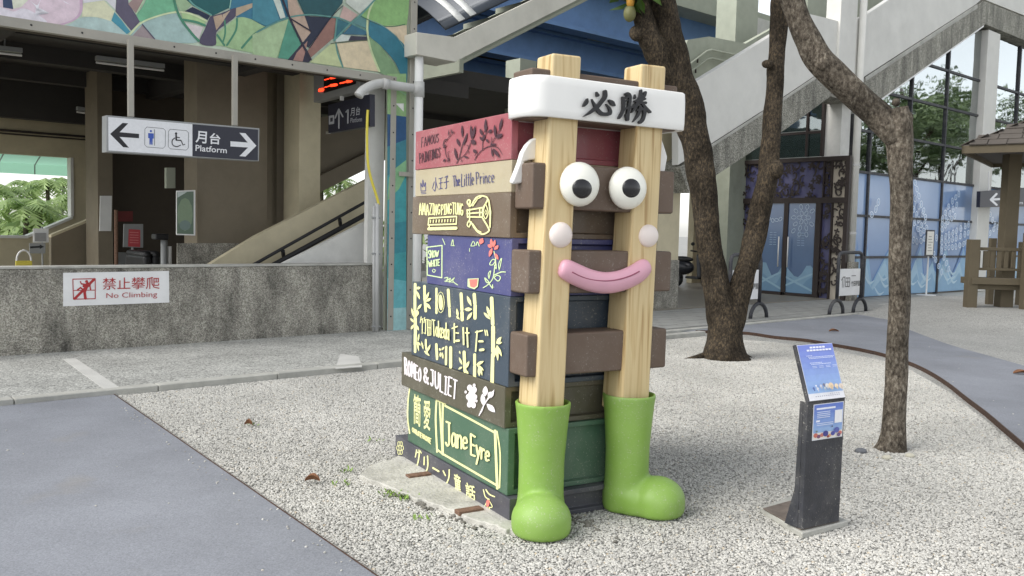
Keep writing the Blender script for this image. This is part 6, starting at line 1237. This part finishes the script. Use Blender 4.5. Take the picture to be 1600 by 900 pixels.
MB().tube([fr(0, 0, .03), fr(0, 0, 1.1)], .022, 8).build('pole', 'white_metal', ns); MB().tube([fr(0, 0, 0), fr(0, 0, .03)], .24, 18).build('base', 'white_metal', ns)
MB().box(fr, -.24, .24, -.03, .0, 1.05, 1.75).build('frame', 'black_steel', ns); p = Print(lambda x, y: fr(x, -.031, y), -BV, .001, .0005); p.poly([(-.2, 1.09), (.2, 1.09), (.2, 1.71), (-.2, 1.71)], (224, 222, 214))
for i in range(6): p.stroke([(-.13 + .03 * (i % 2), 1.2 + i * .075), (.13 - .04 * (i % 3), 1.2 + i * .075)], .02, (140, 138, 130), sm=False)
p.build('notice_print', 'print', ns)
# gazebo
GZb = ground(1545, 480, .25)
gb = thing('gazebo', 'weathered timber gazebo with shingled roof and bench rail at the right edge', 'gazebo', Vector((GZb.x + .8, GZb.y, .24)))
def gq(px, py, dy=0): return on_plane(px, py, Vector((0, GZb.y + dy, 0)), Vector((0, 1, 0)))
GX, GY = Vector((1, 0, 0)), Vector((0, 1, 0))
def post(px, y0, y1, wpx, dy=0, nm='post'):
    a, b = gq(px, y0, dy), gq(px - (y0 - y1) * .03 * 0, y1, dy); w_ = wpx * (GZb.y + dy) / F / 2; b = Vector((a.x, a.y, b.z))
    return MB().hexa([a + GX * -w_ + GY * -w_, a + GX * w_ + GY * -w_, a + GX * w_ + GY * w_, a + GX * -w_ + GY * w_, b + GX * -w_ + GY * -w_, b + GX * w_ + GY * -w_, b + GX * w_ + GY * w_, b + GX * -w_ + GY * w_]).build(nm, 'wood_grey', gb, bevel=.008)
post(1515, 481, 374, 15); post(1567, 485, 225, 20, .3); post(1601, 489, 364, 13, -.2); post(1545, 479, 372, 9, .9); post(1592, 479, 378, 9, .9)
def rail(a, b, h, dy, th=.05, nm='rail'):
    A_, B_ = gq(*a, dy), gq(*b, dy); hz = h * GZb.y / F
    return MB().prism([A_, B_, B_ + Z3 * hz, A_ + Z3 * hz], GY * th).build(nm, 'wood_grey', gb, bevel=.006)
rail((1521, 391), (1600, 393), 5, 0); rail((1521, 422), (1600, 424), 4, 0); rail((1519, 444), (1600, 446), 10, -.12, .45, 'bench_seat'); rail((1521, 452), (1600, 454), 8, -.02, .05, 'bench_apron')
for x in (1528, 1539, 1550, 1561, 1572, 1583, 1594): rail((x - 3.2, 419), (x + 3.2, 419), 27, .01, .03, 'baluster')
ec, er = gq(1502, 226, -.5), None
eL_ = gq(1503, 228, -.5); S_ = 3.7; zE = eL_.z; C0 = eL_; GX = Vector((math.sin(math.radians(126)), math.cos(math.radians(126)), 0)); GY = Vector((-GX.y, GX.x, 0))
ap = C0 + GX * S_ / 2 + GY * S_ / 2 + Z3 * 1.0
cor = [C0, C0 + GX * S_, C0 + GX * S_ + GY * S_, C0 + GY * S_]
rf = MB().add([*cor, ap, *[c - Z3 * .06 for c in cor]], [(0, 1, 4), (1, 2, 4), (2, 3, 4), (3, 0, 4), (8, 7, 6, 5)]).build('roof', 'shingle_grey', gb)
for i in range(4):
    a, b = cor[i], cor[(i + 1) % 4]; d = (b - a).normalized(); MB().hexa([a - Z3 * .14, b - Z3 * .14, b - Z3 * .14 + Vector((-d.y, d.x, 0)) * .05, a - Z3 * .14 + Vector((-d.y, d.x, 0)) * .05, a + Z3 * .0, b + Z3 * .0, b + Vector((-d.y, d.x, 0)) * .05, a + Vector((-d.y, d.x, 0)) * .05]).build('fascia_board', 'wood_grey', rf)
sme = {}
for fi in (0, 3):
    a, b = (cor[0], cor[1]) if fi == 0 else (cor[3], cor[0]); n_ = (b - a).cross(ap - a).normalized(); n_ = n_ if n_.z > 0 else -n_; X_ = (b - a).normalized(); Y_ = n_.cross(X_).normalized(); Y_ = Y_ if Y_.z > 0 else -Y_
    LY = (ap - (a + b) / 2).length; rows = 9
    for r in range(rows):
        t0 = r / rows; x0 = S_ / 2 * t0 + (.0 if r % 2 else .12); x1 = S_ - S_ / 2 * t0; x = x0
        while x < x1 - .1:
            w_ = min(random.uniform(.28, .4), x1 - x); o = a + X_ * x + Y_ * (LY * t0 - .02) + n_ * .012; lift = random.uniform(.014, .03)
            MB().hexa([o, o + X_ * (w_ - .015), o + X_ * (w_ - .015) + Y_ * (LY / rows), o + Y_ * (LY / rows), o + n_ * lift, o + X_ * (w_ - .015) + n_ * lift, o + X_ * (w_ - .015) + Y_ * (LY / rows) + n_ * .008, o + Y_ * (LY / rows) + n_ * .008]).build('shingle', 'shingle_grey', rf); x += w_
rs = thing('platform_sign', 'dark sign with left arrow reading 月台 Platform beside the gazebo post', 'sign', wall_px(1566, 324, 10.2))
MB().prism([wall_px(*q, 10.2) for q in ((1532, 299), (1640, 290), (1640, 322), (1531, 324))], BV * .1).build('case', 'sign_navy', rs)
p = Print(lambda x, y: wall_px(x, y, 10.2), -BV, .002, .0005); p.stroke([(1548, 312), (1562, 311)], 3.4, WH, sm=False).stroke([(1548, 312), (1557, 303)], 3.4, WH, sm=False).stroke([(1548, 312), (1557, 320)], 3.4, WH, sm=False)
p.font('月台', [(1571, 303), (1592, 302), (1592, 313), (1571, 314)], WH, bold=.02).font('Platform', [(1569, 315), (1598, 314), (1598, 319), (1569, 320.5)], WH, bold=.01); p.build('sign_print', 'print', rs)
for x in (1545, 1590): MB().tube([wall_px(x, 298, 10.25), wall_px(x, 268, 10.25)], .02, 6).build('hanger', 'white_metal', rs)
# scooters in the passage
def scooter(px, py, az, label):
    b = ground(px, py, .05); o = thing('parked_scooter', label, 'scooter', b, 'scooters parked in the passage'); X = Vector((math.sin(az), math.cos(az), 0)); fr = frame(b, X, Vector((-X.y, X.x, 0)))
    for x in (-.6, .62):
        wv = MB(); c = fr(x, 0, .24); Yv = Vector((-X.y, X.x, 0)); pts = [c + X * .19 * math.cos(t) + Z3 * .19 * math.sin(t) for t in [2 * math.pi * k / 18 for k in range(19)]]; wh = wv.tube(pts, .05, 8).build('wheel', 'rubber_black', o, smooth=True); MB().tube([c - Yv * .03, c + Yv * .03], .11, 14).build('hub', 'grey_metal', wh)
    MB().ell(fr(-.45, 0, .55), X * .5, Vector((-X.y, X.x, 0)) * .19, Z3 * .22, 16, 10).build('body', 'scooter_dark', o, smooth=True); MB().ell(fr(-.4, 0, .77), X * .42, Vector((-X.y, X.x, 0)) * .15, Z3 * .08, 16, 8).build('seat', 'black_plastic', o, smooth=True)
    MB().box(fr, -.1, .42, -.15, .15, .26, .32).build('footboard', 'black_plastic', o, bevel=.02); MB().hexa([fr(.38, -.17, .3), fr(.38, .17, .3), fr(.5, .14, .3), fr(.5, -.14, .3), fr(.3, -.15, .92), fr(.3, .15, .92), fr(.4, .1, .95), fr(.4, -.1, .95)]).build('front_shield', 'scooter_dark', o, bevel=.03, seg=3)
    MB().tube([fr(.3, -.33, 1.02), fr(.34, 0, .98), fr(.3, .33, 1.02)], .022, 8).build('handlebar', 'black_plastic', o, smooth=True)
    for s in (-1, 1): MB().ell(fr(.34, s * .3, 1.2), X * .02, Vector((-X.y, X.x, 0)) * .07, Z3 * .05, 10, 8).build('mirror', 'black_plastic', o, smooth=True); MB().tube([fr(.3, s * .25, 1.02), fr(.34, s * .3, 1.18)], .008, 5).build('mirror_stalk', 'black_plastic', o)
    MB().ell(fr(.42, 0, .86), X * .05, Vector((-X.y, X.x, 0)) * .08, Z3 * .06, 12, 8).build('headlight', 'white_metal', o, smooth=True)
scooter(1080, 450, math.radians(150), 'dark scooter parked left of the forked tree trunk'); scooter(1122, 446, math.radians(165), 'dark scooter seen between the two tree stems')

# ================================================================== LITTER
pm('shade_grit_tone', (112, 109, 102), .95, .3, 30, .8, 60)  # shadow under the footing edge, put in as dark grit
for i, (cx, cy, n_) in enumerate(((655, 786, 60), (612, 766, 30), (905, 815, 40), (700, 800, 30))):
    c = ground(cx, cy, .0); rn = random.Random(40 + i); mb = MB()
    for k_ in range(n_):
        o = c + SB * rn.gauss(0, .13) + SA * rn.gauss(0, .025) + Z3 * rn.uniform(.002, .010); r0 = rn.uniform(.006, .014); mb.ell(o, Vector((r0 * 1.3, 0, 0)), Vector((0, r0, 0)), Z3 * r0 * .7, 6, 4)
    tag(mb.build('shade_grit', 'shade_grit_tone', loc=c), ['dark grit standing in for shadow along the footing edge', 'dark grit standing in for shadow at the left end of the footing', 'dark grit between the two boots', 'dark grit standing in for shadow near the front bracket'][i], 'grit', kind='stuff')
pm('dry_leaf', (122, 84, 58), .8, .25, 20); pm('river_stone', (186, 182, 166), .7, .12, 20); pm('dark_stone', (104, 106, 110), .7, .12, 20); pm('weed_green', (122, 150, 70), .7, .2, 20)
lf = [((1303, 518), .16, 'brown fallen leaf on the right path'), ((1597, 584), .2, 'brown fallen leaf at the right photo edge'), ((488, 752), .09, 'curled tan leaf on the gravel left of the footing'), ((388, 664), .06, 'small dry leaf scrap on the gravel by the pavement')]
for (x, y), s, l in lf:
    c = ground(x, y, .02 + (gz(*ground(x, y).xy))); mb = MB(); n_ = 7; vs = []
    for k in range(n_): t = k / (n_ - 1); wv = s * .28 * math.sin(math.pi * min(1, t * .9 + .08)); vs += [c + Vector((s * (t - .5), wv, .03 * math.sin(t * 3.1) + .015)), c + Vector((s * (t - .5), 0, .012 * math.sin(t * 3))), c + Vector((s * (t - .5), -wv, .035 * math.sin(t * 3.1) + .01))]
    mb.add(vs, [(3 * k + j, 3 * k + j + 1, 3 * k + j + 4, 3 * k + j + 3) for k in range(n_ - 1) for j in (0, 1)]); tag(mb.build('fallen_leaf', 'dry_leaf', loc=c), l, 'leaf', 'fallen leaves')
for (x, y), s, m_, l in (((1345, 705), .045, 'dark_stone', 'flat dark river stone left of the pale tree'), ((1386, 715), .035, 'river_stone', 'pale stone in front of the pale tree base'), ((1422, 712), .035, 'river_stone', 'round pale stone right of the pale tree base')):
    c = ground(x, y, .01); tag(MB().ell(c, Vector((s, 0, 0)), Vector((0, s * .7, 0)), Vector((0, 0, s * .55)), 12, 8).build('river_stone', m_, loc=c, smooth=True), l, 'stone', 'loose stones')
wl = ['clump of weeds by the middle of the footing edge', 'small weed on the gravel left of the footing', 'second small weed left of the footing', 'weed sprig near the pavement end of the gravel', 'weed sprig in front of the footing', 'weed beside the pavement edge', 'weed clump at the crack of the footing']
for i, ((x, y), n_, s) in enumerate((((632, 778), 40, .06), ((536, 757), 14, .05), ((538, 737), 16, .05), ((584, 690), 10, .05), ((659, 812), 12, .05), ((386, 666), 10, .06), ((608, 774), 26, .05))):
    c = ground(x, y, .0); rn = random.Random(i); mb = MB()
    for k in range(n_):
        a = rn.random() * 6.28; o = c + Vector((rn.gauss(0, s * .6), rn.gauss(0, s * .6), .005)); d = Vector((math.cos(a), math.sin(a), rn.uniform(.3, 1.2))).normalized() * s * rn.uniform(.4, .9); y_ = Vector((-d.y, d.x, 0)).normalized() * s * .12
        mb.add([o, o + d * .5 + y_, o + d, o + d * .5 - y_], [(0, 1, 2, 3)])
    tag(mb.build('weed', 'weed_green', loc=c), wl[i], 'weed', 'weeds in the gravel')
for o in COL.objects:
    if o.name.split('.')[0] in ('lettering', 'flower_petals', 'sign_print', 'mural_print', 'film_artwork', 'panel_print', 'lower_print', 'door_print', 'board_print', 'dot_text', 'notice_print', 'poster_print', 'picture_print') and o.parent: o['kind'] = 'stuff'
